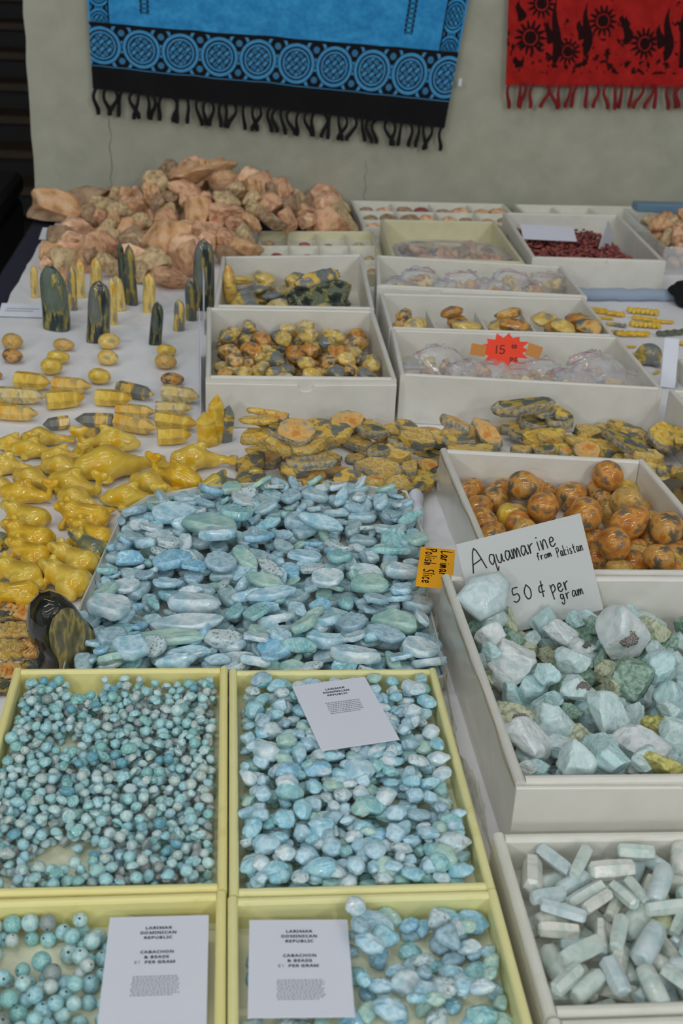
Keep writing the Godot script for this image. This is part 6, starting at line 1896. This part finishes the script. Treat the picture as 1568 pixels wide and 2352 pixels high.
# ------------------------------------------------------------------ far trays and the right side
func far_trays():
	R.seed = 4090
	var disc := []
	for k in 4:
		disc.append(pebble(980 + k, Vector3(1.0, 0.45, 0.85), 0.08, 1))
	var tw := ["salmon pink", "rusty orange", "cream", "grey brown", "pale rose", "dark red"]
	var mats: Array = M.pink + [M.redchip]
	for q in [[0.069, 0.339, -2.82, -2.49, 4, 3, 0.013, "cream twelve cell tray", 1], [0.325, 0.722, -3.18, -2.90, 4, 3, 0.022, "left wall tray", 2], [0.76, 1.15, -3.19, -2.94, 4, 2, 0.014, "right wall tray", 1]]:
		for i in q[4]:
			for j in q[5]:
				for e in q[8]:
					var x: float = lerpf(q[0], q[1], (i + 0.5) / q[4]) + (0.022 * (e * 2 - 1) if q[8] == 2 else R.randf_range(-0.01, 0.01))
					var z: float = lerpf(q[2], q[3], (j + 0.6) / q[5]) + R.randf_range(-0.008, 0.008)
					var s: float = q[6] * R.randf_range(0.8, 1.15)
					var t := R.randi() % 6
					solo("flat_stone", disc[R.randi() % 4], mats[t], Transform3D(Basis(Vector3.UP, R.randf_range(0, 3)).scaled(Vector3.ONE * s), Vector3(x, TAB + 0.009 + s * 0.42, z)), single("%s flat stone" % tw[t], "in %s, %s cell, %s row" % [q[7], ["far left", "inner left", "inner right", "far right"][i], ["back", "middle", "front"][j if q[5] == 3 else j * 2]], ["left", "right"]), "stone", "flat stones in the " + q[7])
	# bag of pink stones in the cream box
	var form := []
	for k in 5:
		form.append([rock(990 + k, Vector3(1, 0.55, 0.6), 8, 0.04, 0.5, 0.8, 2), Vector3(1, 0.55, 0.6), "rough"])
	pour("pink_chunk", form, [M.pink[0], M.pink[4], M.pink[3]], ["pink", "pale rose", "brown pink"], "small rock", "stone", "pink rocks in the cream box", Rect2(0.368, -2.72, 0.235, 0.22), TAB + 0.016, 60, 0.014, 0.024, TAB + 0.048, 5021)
	bag(Vector3(0.485, TAB + 0.040, -2.60), 0.125, 0.016, 0.09, 0.02, 1060, "large clear bag over the pink rocks in the cream plastic box", "")
	# red chip strings in the big white box: nobody could count the chips
	var chips := []
	for k in 3600:
		var x := R.randf_range(0.648, 0.885)
		var z := R.randf_range(-2.80, -2.475)
		var top := 0.052 - 0.30 * maxf(0.0, x - 0.84) + 0.008 * sin(x * 70.0) * cos(z * 50.0)
		var s := R.randf_range(0.0028, 0.0052)
		chips.append([Transform3D(Basis(Vector3(R.randf_range(-1, 1), R.randf_range(-1, 1), 0.3).normalized(), R.randf_range(0, 6)).scaled(Vector3(s, s * 0.6, s * 0.8)), Vector3(x, TAB + 0.004 + R.randf_range(0.35, 1.0) * top, z)), Color(1, 1, 1) * R.randf_range(0.6, 1.1)])
	var rm: StandardMaterial3D = M.redchip.duplicate()
	rm.vertex_color_use_as_albedo = true
	stuff("red_chips", rock(995, Vector3.ONE, 7, 0.05, 0.5, 0.8, 1), rm, chips, "tangled strings of dark red stone chips in the big white box", "stones")
	solo("white_card", block(Vector3(0.060, 0.0006, 0.035), 0.0003), M.paper, Transform3D(Basis(Vector3.UP, -0.08) * Basis(Vector3.RIGHT, 0.25), Vector3(0.715, TAB + 0.074, -2.68)), "white card lying on the red chip strings, left in the big white box", "card")
	solo("white_card", block(Vector3(0.045, 0.035, 0.0006), 0.0003), M.paper, Transform3D(Basis(Vector3.UP, 1.0) * Basis(Vector3.BACK, -0.6), Vector3(0.845, TAB + 0.062, -2.66)), "white card standing edge on at the right of the red chip strings", "card")


func right_side():
	R.seed = 4100
	# clear box of pink rocks with a blue rim and a card
	var o := open_box("clear_box", "clear plastic box of pink rocks with a blue lid rim, right of the red chips", "box", "", [Vector2(0.99, -3.02), Vector2(1.30, -3.02), Vector2(1.30, -2.62), Vector2(0.965, -2.62)], 0.062, 0.004, M.clear, {"molded": true})
	part("blue_rim", block(Vector3(0.155, 0.010, 0.022), 0.003), M.bluelid, o, Transform3D(Basis(), Vector3(0.02, 0.075, -0.16)))
	var form := []
	for k in 5:
		form.append([rock(1010 + k, Vector3(1, 0.7, 0.75), 9, 0.06, 0.5, 0.8, 2), Vector3(1, 0.7, 0.75), "rough"])
	pour("pink_chunk", form, [M.pink[0], M.pink[2], M.pink[1]], ["pink", "cream", "orange"], "rock", "rock", "pink rocks in the clear box", Rect2(0.985, -2.92, 0.20, 0.29), TAB + 0.008, 60, 0.018, 0.030, TAB + 0.095, 5031)
	solo("white_card", block(Vector3(0.05, 0.0006, 0.045), 0.0003), M.paper, Transform3D(Basis(Vector3.UP, -0.5) * Basis(Vector3.BACK, -0.35), Vector3(1.115, TAB + 0.098, -2.72)), "white card on the pink rocks of the clear box at the right edge", "card")
	# rolled grey blue cloth, black pouch
	var P := []
	var r := []
	for k in 14:
		var t := k / 13.0
		P.append(Vector3(lerpf(0.70, 0.935, t), TAB + 0.014 + 0.001 * sin(t * 20.0), lerpf(-2.40, -2.41, t)))
		r.append(0.0125 + 0.0012 * sin(t * 31.0))
	solo("cloth_roll", merge([tube(P, r, 12)]), M.roll, Transform3D(), "rolled grey blue cloth lying along the foot of the big white box", "cloth")
	solo("black_pouch", pebble(1031, Vector3(0.05, 0.035, 0.06), 0.25, 3, 3), M.black, Transform3D(Basis(Vector3.UP, 0.4), Vector3(0.965, TAB + 0.028, -2.36)), "black fuzzy pouch at the right edge beside the rolled cloth", "pouch")
	# carved knobbly strips
	var knob := []
	for v in 2:
		var prims := []
		for k in 7:
			var x := -0.85 + 0.283 * k
			prims.append([Vector3(x, 0.16, 0.05 * (1 if k % 2 else -1)), Vector3(0.18, 0.24, 0.26) if v == 0 else Vector3(0.22, 0.2, 0.16), Basis()])
			if v == 0:
				for s in [-1.0, 1.0]:
					prims.append([Vector3(x, 0.10, s * 0.26), Vector3(0.08, 0.1, 0.09), Basis()])
		knob.append(nets(prims, Vector3(-1.15, -0.05, -0.45), Vector3(1.15, 0.5, 0.45), 0.05, 0.05))
	var tw := ["yellow", "orange", "grey and cream", "dark green"]
	var mats := [M.carve[3], M.carve[1], M.tum[2], M.stand[0]]
	var done := []
	for g in [[0.742, -2.325, 0.012, 0.005, -0.382, 0], [0.755, -2.295, 0.022, 0.005, -0.467, 1], [0.738, -2.266, 0.012, 0.005, -0.245, 0], [0.748, -2.221, 0.014, 0.006, -0.382, 2], [0.828, -2.31, 0.023, 0.006, -0.292, 0], [0.817, -2.262, 0.018, 0.003, -0.382, 1], [0.849, -2.247, 0.015, 0.004, -0.197, 1], [0.805, -2.221, 0.022, 0.006, -0.197, 0], [0.732, -2.175, 0.013, 0.006, 0, 2], [0.763, -2.161, 0.023, 0.006, 0, 1], [0.841, -2.172, 0.023, 0.004, 0.292, 3], [0.837, -2.117, 0.014, 0.005, -0.382, 0], [0.742, -1.954, 0.007, 0.004, 0.805, 0], [0.785, -1.955, 0.009, 0.004, 0, 0], [0.738, -2.093, 0.008, 0.005, 0, 0]]:
		var m := 0 if g[5] in [0, 2] else 1
		var label := single("%s knobbly carved stone figure" % tw[g[5]] if m == 0 else "%s smooth carved stone strip" % tw[g[5]], zone((g[0] - 0.73) / 0.2, (g[1] + 2.35) / 0.45) + " of right sheet", [neighbour(done, g[0], g[1], g[5], tw)])
		done.append([g[0], g[1], g[5]])
		solo("carved_strip", knob[m], mats[g[5]], Transform3D(Basis(Vector3.UP, g[4]) * Basis.from_scale(Vector3(g[2], g[2] * 0.9, g[2] * (1.0 if m == 0 else 1.2)) * 1.35), Vector3(g[0], TAB + 0.003, g[1])), label, "carving", "small carved pieces on the sheet at the right")
	# a turtle: domed shell, head, flippers
	var T := [[Vector3(0, 0.30, 0), Vector3(0.55, 0.42, 0.45), Basis()], [Vector3(-0.62, 0.20, 0.05), 0.13, Vector3(-0.45, 0.22, 0), 0.16]]
	for s in [-1.0, 1.0]:
		T.append([Vector3(-0.30, 0.10, s * 0.42), Vector3(0.20, 0.09, 0.16), Basis()])
		T.append([Vector3(0.38, 0.10, s * 0.36), Vector3(0.17, 0.09, 0.14), Basis()])
	solo("carved_turtle", nets(T, Vector3(-0.85, -0.05, -0.65), Vector3(0.7, 0.8, 0.65), 0.05, 0.06), M.tum[2], Transform3D(Basis(Vector3.UP, -0.35).scaled(Vector3(0.042, 0.050, 0.042)), Vector3(0.743, TAB + 0.003, -2.006)), "glossy yellow and grey humped carving on the sheet right of the boxes", "carving")
	solo("paper_strip", block(Vector3(0.013, 0.042, 0.0006), 0.0003), M.paper, Transform3D(Basis(Vector3.RIGHT, -0.5) * Basis(Vector3.BACK, -0.1), Vector3(0.742, TAB + 0.040, -1.90)), "white paper strip leaning before the low white box at the right", "paper")
	# chips and small rough right of the egg box
	var form2 := []
	for k in 4:
		form2.append([rock(1040 + k, Vector3(1, 0.7, 0.8), 9, 0.05, 0.5, 0.8, 2), Vector3(1, 0.7, 0.8), "rough"])
	pour("jasper_chunk", form2, [M.slabf[4], M.slabf[3], M.slabr], ["cream", "yellow", "grey"], "jasper chunk", "stone", "rough chunks in the egg box gap", Rect2(0.580, -1.47, 0.13, 0.19), TAB + 0.002, 26, 0.012, 0.022, TAB + 0.05, 5041)


# ------------------------------------------------------------------ cards and writing
# a card from its corners; its own x runs to the right, its own z down the card
func card(called: String, tl: Vector3, tr: Vector3, bl: Vector3, mat: Material, label: String) -> Node3D:
	var ux := (tr - tl)
	var uz := (bl - tl)
	var w := ux.length()
	var d := uz.length()
	ux = ux.normalized()
	var up := uz.normalized().cross(ux).normalized()
	uz = ux.cross(up)
	var o := thing(called, label, "sign")
	o.transform = Transform3D(Basis(ux, up, uz), tl + (tr - tl) * 0.5 + (bl - tl) * 0.5)
	part("card_sheet", block(Vector3(w / 2, 0.0004, d / 2), 0.0002), mat, o)
	return o


func word(o: Node3D, text: String, x: float, z: float, size: float, wide: float, mat: Material, weight := 800):
	var t := TextMesh.new()
	var f := SystemFont.new()
	f.font_names = PackedStringArray(["Droid Sans"])
	f.font_weight = weight
	t.font = f
	t.text = text
	t.font_size = 32
	t.pixel_size = size / 24.0
	t.depth = 0.0002
	part("printed_text", t, mat, o, Transform3D(Basis(Vector3.RIGHT, -PI / 2) * Basis.from_scale(Vector3(wide, 1, 1)), Vector3(x, 0.00055, z)))


# fine print too small to read: rows of short dark dashes
func fine_print(o: Node3D, x: float, z: float, w: float, d: float, rows: int, sd: int):
	var r := RandomNumberGenerator.new()
	r.seed = sd
	var list := []
	for k in rows:
		var at := -w / 2 + r.randf_range(0.0, w * 0.05)
		var stop := w / 2 - r.randf_range(0.0, w * 0.06) - (w * 0.12 if k == rows - 1 else 0.0)
		while at < stop:
			var l := minf(r.randf_range(0.0009, 0.0026), stop - at + 0.0003)
			list.append(moved(bar(Vector3(l / 2, 0.00008, d / rows * 0.19), 0.00002), Transform3D(Basis(), Vector3(x + at + l / 2, 0.0006, z - d / 2 + d * (k + 0.5) / rows))))
			at += l + 0.0007
	part("fine_print", merge(list), M.greyprint, o)


# handwriting: each letter as pen strokes on a 1 x 1 cell, y down (0 top of small letters .4, base 1, descender 1.35)
const PEN := {
	"A": [[0.0, 1.05, 0.42, 0.0, 0.85, 1.0], [0.12, 0.70, 0.72, 0.55]],
	"q": [[0.62, 0.5, 0.3, 0.42, 0.1, 0.7, 0.3, 0.95, 0.58, 0.72, 0.62, 0.48, 0.60, 1.30, 0.8, 1.15]],
	"u": [[0.05, 0.5, 0.1, 0.9, 0.35, 0.95, 0.55, 0.55, 0.55, 0.9, 0.7, 0.95]],
	"a": [[0.55, 0.55, 0.25, 0.48, 0.08, 0.78, 0.25, 0.97, 0.52, 0.7, 0.55, 0.52, 0.6, 0.95, 0.72, 0.9]],
	"m": [[0.0, 0.5, 0.04, 0.98, 0.2, 0.52, 0.32, 0.6, 0.34, 0.95, 0.52, 0.52, 0.64, 0.62, 0.68, 0.98]],
	"r": [[0.08, 0.5, 0.12, 0.98, 0.2, 0.62, 0.5, 0.5]],
	"i": [[0.2, 0.5, 0.22, 0.96], [0.2, 0.26, 0.23, 0.30]],
	"n": [[0.05, 0.5, 0.1, 0.98, 0.28, 0.55, 0.5, 0.55, 0.58, 0.98]],
	"e": [[0.1, 0.74, 0.5, 0.66, 0.4, 0.48, 0.15, 0.58, 0.12, 0.88, 0.35, 0.98, 0.6, 0.86]],
	"f": [[0.55, 0.2, 0.35, 0.12, 0.26, 0.4, 0.25, 1.0], [0.08, 0.5, 0.5, 0.48]],
	"o": [[0.35, 0.5, 0.1, 0.65, 0.15, 0.95, 0.45, 0.95, 0.55, 0.65, 0.33, 0.5]],
	"P": [[0.12, 0.1, 0.14, 1.0], [0.05, 0.15, 0.55, 0.12, 0.6, 0.4, 0.14, 0.58]],
	"k": [[0.1, 0.05, 0.12, 1.0], [0.5, 0.45, 0.14, 0.72, 0.55, 1.0]],
	"s": [[0.5, 0.5, 0.2, 0.52, 0.25, 0.72, 0.48, 0.8, 0.42, 0.97, 0.1, 0.95]],
	"t": [[0.28, 0.15, 0.28, 0.92, 0.5, 0.95], [0.05, 0.45, 0.52, 0.42]],
	"5": [[0.6, 0.1, 0.2, 0.12, 0.15, 0.5, 0.5, 0.5, 0.58, 0.8, 0.3, 1.0, 0.05, 0.9]],
	"0": [[0.35, 0.1, 0.08, 0.5, 0.2, 0.98, 0.5, 0.92, 0.6, 0.45, 0.35, 0.1]],
	"c": [[0.55, 0.55, 0.3, 0.48, 0.12, 0.75, 0.3, 0.97, 0.58, 0.9]],
	"¢": [[0.55, 0.4, 0.25, 0.45, 0.2, 0.75, 0.55, 0.75], [0.45, 0.15, 0.38, 1.05]],
	"p": [[0.1, 0.45, 0.16, 1.3], [0.12, 0.6, 0.45, 0.45, 0.55, 0.75, 0.16, 0.92]],
	"g": [[0.5, 0.55, 0.2, 0.5, 0.12, 0.82, 0.4, 0.85, 0.52, 0.55, 0.5, 1.2, 0.25, 1.35, 0.1, 1.15]],
	"L": [[0.2, 0.05, 0.12, 0.95, 0.6, 0.9]],
	"l": [[0.2, 0.05, 0.22, 0.98]],
	"h": [[0.1, 0.05, 0.12, 1.0, 0.3, 0.6, 0.5, 0.65, 0.52, 1.0]],
	"S": [[0.6, 0.15, 0.2, 0.2, 0.25, 0.5, 0.55, 0.6, 0.5, 0.95, 0.08, 0.92]],
	"1": [[0.3, 0.1, 0.28, 1.0]],
}


# text from x, baseline z; size is the cell, xs squeezes it sideways, step is the advance in metres
func handwriting(o: Node3D, text: String, x: float, z: float, size: float, xs: float, step: float, pen: float, slope: float, mat: Material):
	var list := []
	var at := 0.0
	for ch in text:
		if PEN.has(ch):
			for s in PEN[ch]:
				var K := PackedVector2Array()
				for i in range(0, s.size(), 2):
					K.append(Vector2(at + s[i] * size * xs, (s[i + 1] - 1.0) * size).rotated(slope))
				var C := PackedVector2Array()
				for i in K.size() - 1:
					for t in 4:
						C.append(K[i].cubic_interpolate(K[i + 1], K[maxi(0, i - 1)], K[mini(K.size() - 1, i + 2)], t / 4.0))
				C.append(K[K.size() - 1])
				for i in C.size() - 1:
					var d := C[i + 1] - C[i]
					var m := (C[i] + C[i + 1]) * 0.5
					list.append(moved(bar(Vector3(d.length() / 2 + pen * 0.6, 0.00012, pen), 0.00005), Transform3D(Basis(Vector3.UP, -atan2(d.y, d.x)), Vector3(x + m.x, 0.0006, z + m.y))))
		at += step * (0.6 if ch in ["i", "l", "1"] else 1.0)
	part("handwriting", merge(list), mat, o)


func cards():
	var c := card("price_card", Vector3(0.061, 0.792, -0.949), Vector3(0.131, 0.792, -0.964), Vector3(0.084, 0.792, -0.851), M.paper, "white printed card tilted on the tumbled larimar in the upper middle tray")
	for q in [["LARIMAR", -0.0375], ["DOMINICAN", -0.0327], ["REPUBLIC", -0.0280]]:
		word(c, q[0], 0.002, q[1], 0.0026, 1.25, M.print_)
	fine_print(c, 0.003, -0.008, 0.034, 0.019, 7, 1)
	for q in [[Vector3(-0.083, 0.783, -0.671), Vector3(-0.012, 0.783, -0.671), Vector3(-0.081, 0.783, -0.561), "white priced card lying over the round beads in the front left tray", 2], [Vector3(0.017, 0.786, -0.662), Vector3(0.088, 0.786, -0.66), Vector3(0.017, 0.786, -0.575), "white priced card on the polished larimar in the front middle tray", 3]]:
		var d := card("price_card", q[0], q[1], q[2], M.paper, q[3])
		var z0: float = -0.5 * (q[2] - q[0]).length()
		for r in [["LARIMAR", 0.0115], ["DOMINICAN", 0.0161], ["REPUBLIC", 0.0207], ["CABACHON", 0.0340], ["& BEADS", 0.0386]]:
			word(d, r[0], 0.0, z0 + r[1], 0.0026, 1.25, M.print_)
		word(d, "PER GRAM", 0.0025, z0 + 0.0432, 0.0026, 1.25, M.print_)
		word(d, "$1", -0.0130, z0 + 0.0432, 0.0026, 1.25, M.greyprint, 400)
		fine_print(d, 0.0, z0 + 0.064, 0.033, 0.018, 10, q[4])
	# the handwritten sign in a clear sleeve, standing in the aquamarine box
	var tl := Vector3(0.239, 0.857, -1.112)
	var tr := Vector3(0.372, 0.887, -1.127)
	var bl := tr + (Vector3(0.395, 0.8, -1.084) - tr) * 1.05 - (tr - tl)
	var s := card("handwritten_sign", tl, tr, bl, M.sign, "grey white sign handwritten Aquamarine from Pakistan, standing in the rough aquamarine box")
	handwriting(s, "A", -0.0575, -0.0200, 0.0235, 0.75, 0.018, 0.00070, -0.05, M.ink)
	handwriting(s, "quamarine", -0.0385, -0.0215, 0.0200, 0.55, 0.0088, 0.00065, -0.05, M.ink)
	handwriting(s, "from", 0.0120, -0.0150, 0.0085, 0.62, 0.0040, 0.00050, -0.03, M.ink)
	handwriting(s, "Pakistan", 0.0335, -0.0130, 0.0110, 0.42, 0.0039, 0.00050, -0.02, M.ink)
	handwriting(s, "50", -0.0235, 0.0220, 0.0165, 0.8, 0.0130, 0.00065, -0.03, M.ink)
	handwriting(s, "¢", 0.0035, 0.0225, 0.0185, 0.8, 0.0130, 0.00065, -0.03, M.ink)
	handwriting(s, "per", 0.0180, 0.0235, 0.0180, 0.55, 0.0075, 0.00065, -0.05, M.ink)
	handwriting(s, "gram", 0.0260, 0.0320, 0.0125, 0.62, 0.0066, 0.00055, -0.03, M.ink)
	# the orange label on the slices, its writing running down the card
	var otl := Vector3(0.208, 0.805, -1.206)
	var otr := Vector3(0.246, 0.805, -1.198)
	var obl := Vector3(0.211, 0.805, -1.115)
	var g := card("orange_label", otl, otr, obl, M.orange, "bright orange label with black handwriting lying on the larimar slices")
	var side := Node3D.new()
	side.name = "writing"
	side.rotation.y = -PI / 2
	g.add_child(side)
	handwriting(side, "Larimar", -0.040, -0.004, 0.0130, 0.8, 0.0092, 0.0007, 0.0, M.ink)
	handwriting(side, "Polish Slice", -0.042, 0.013, 0.0130, 0.75, 0.0078, 0.0007, 0.0, M.ink)
	# the red burst with tape inside the wide box
	var O := PackedVector2Array()
	var rr := RandomNumberGenerator.new()
	rr.seed = 77
	for k in 26:
		var a := TAU * k / 26.0
		var r := (1.0 if k % 2 == 0 else 0.74) * rr.randf_range(0.9, 1.05)
		O.append(Vector2(cos(a) * r, sin(a) * r))
	var b := thing("price_burst", "bright red starburst price sign taped inside the wide box of bags", "sign", Vector3(0.434, 0.841, -1.8) + Vector3(0, 0.0, 0.0))
	b.rotation = Vector3(PI / 2 - 0.25, 0, 0)
	part("burst_card", slab(O, 0.041, 0.027, 0.0005, 78, 0.2, 0.0), M.burst, b)
	part("tape", block(Vector3(0.012, 0.0004, 0.009), 0.0002), M.tape, b, Transform3D(Basis(Vector3.UP, -0.15), Vector3(-0.043, 0.0008, 0.001)))
	part("tape", block(Vector3(0.012, 0.0004, 0.010), 0.0002), M.tape, b, Transform3D(Basis(Vector3.UP, -0.3), Vector3(0.046, 0.0008, 0.001)))
	handwriting(b, "15", -0.018, 0.006, 0.014, 1.0, 0.014, 0.0008, 0.0, M.ink)
	handwriting(b, "00", 0.010, -0.003, 0.006, 0.9, 0.0045, 0.0006, 0.0, M.ink)
	handwriting(b, "pc", 0.008, 0.017, 0.009, 0.9, 0.0065, 0.0007, 0.0, M.ink)
	# small tags and papers at the left
	var t := card("price_tag", Vector3(-0.376, 0.754, -2.224) + Vector3(-0.040, 0.012, -0.020), Vector3(-0.376, 0.754, -2.224) + Vector3(0.040, 0.012, -0.018), Vector3(-0.376, 0.754, -2.224) + Vector3(-0.042, 0.0, 0.022), M.paper, "small white tag with a row of grey print, left of the standing stones")
	fine_print(t, 0.0, 0.0, 0.062, 0.016, 2, 9)
	card("price_tag", Vector3(-0.394, 0.754, -2.818) + Vector3(-0.030, 0.010, -0.035), Vector3(-0.394, 0.754, -2.818) + Vector3(0.030, 0.010, -0.035), Vector3(-0.394, 0.754, -2.818) + Vector3(-0.030, 0.0, 0.035), M.paper, "small blank white tag at the left foot of the pink heap")
	card("paper_sheet", Vector3(-0.342, 0.752, -2.927) + Vector3(-0.065, 0.004, -0.045), Vector3(-0.342, 0.752, -2.927) + Vector3(0.075, 0.004, -0.045), Vector3(-0.342, 0.752, -2.927) + Vector3(-0.065, 0.0, 0.06), M.paper, "loose white paper behind the tag, under the grey pink wedge")
	# thin white cards standing on edge along the boxes' left walls
	solo("white_card", block(Vector3(0.0006, 0.05, 0.045), 0.0003), M.paper, Transform3D(Basis(Vector3.UP, 0.04), Vector3(-0.043, TAB + 0.053, -2.16)), "thin white card on edge, left of the green slab box", "card")
	solo("white_card", block(Vector3(0.0006, 0.042, 0.14), 0.0003), M.paper, Transform3D(Basis(Vector3.UP, 0.03), Vector3(-0.043, TAB + 0.046, -1.86)), "long white card on edge along the pebble box's left wall", "card")
	# crumpled clear film between the middle tray and the aquamarine box, rolled paper by the egg box
	var n := noise3(121, 18.0, 3)
	var V := PackedVector3Array()
	var F := PackedInt32Array()
	for j in 41:
		for i in 7:
			var z := lerpf(-1.02, -0.745, j / 40.0)
			var u := i / 6.0
			V.append(Vector3(0.2085 + 0.006 * u + 0.0025 * n.get_noise_2d(z * 4.0, u) + 0.004 * u * u * (0.4 + 0.6 * sin(j * 0.2)), TAB + 0.003 + 0.05 * (1.0 - u) * (0.7 + 0.3 * sin(z * 30.0)), z + 0.004 * n.get_noise_2d(u * 3.0, z * 8.0)))
	for j in 40:
		for i in 6:
			var a := j * 7 + i
			F.append_array(PackedInt32Array([a, a + 1, a + 8, a, a + 8, a + 7]))
	solo("clear_film", commit(V, F), M.wrap, Transform3D(), "crumpled clear film standing between the middle trays and the aquamarine box", "film")
	var P := []
	var r2 := []
	for k in 8:
		P.append(Vector3(0.247 - 0.010 * k / 7.0, TAB + 0.012, -1.435 + 0.085 * k / 7.0))
		r2.append(0.010 + 0.0012 * sin(k * 1.7))
	solo("paper_roll", merge([tube(P, r2, 12)]), M.paper, Transform3D(), "rolled white paper lying between the slices and the egg box", "paper")
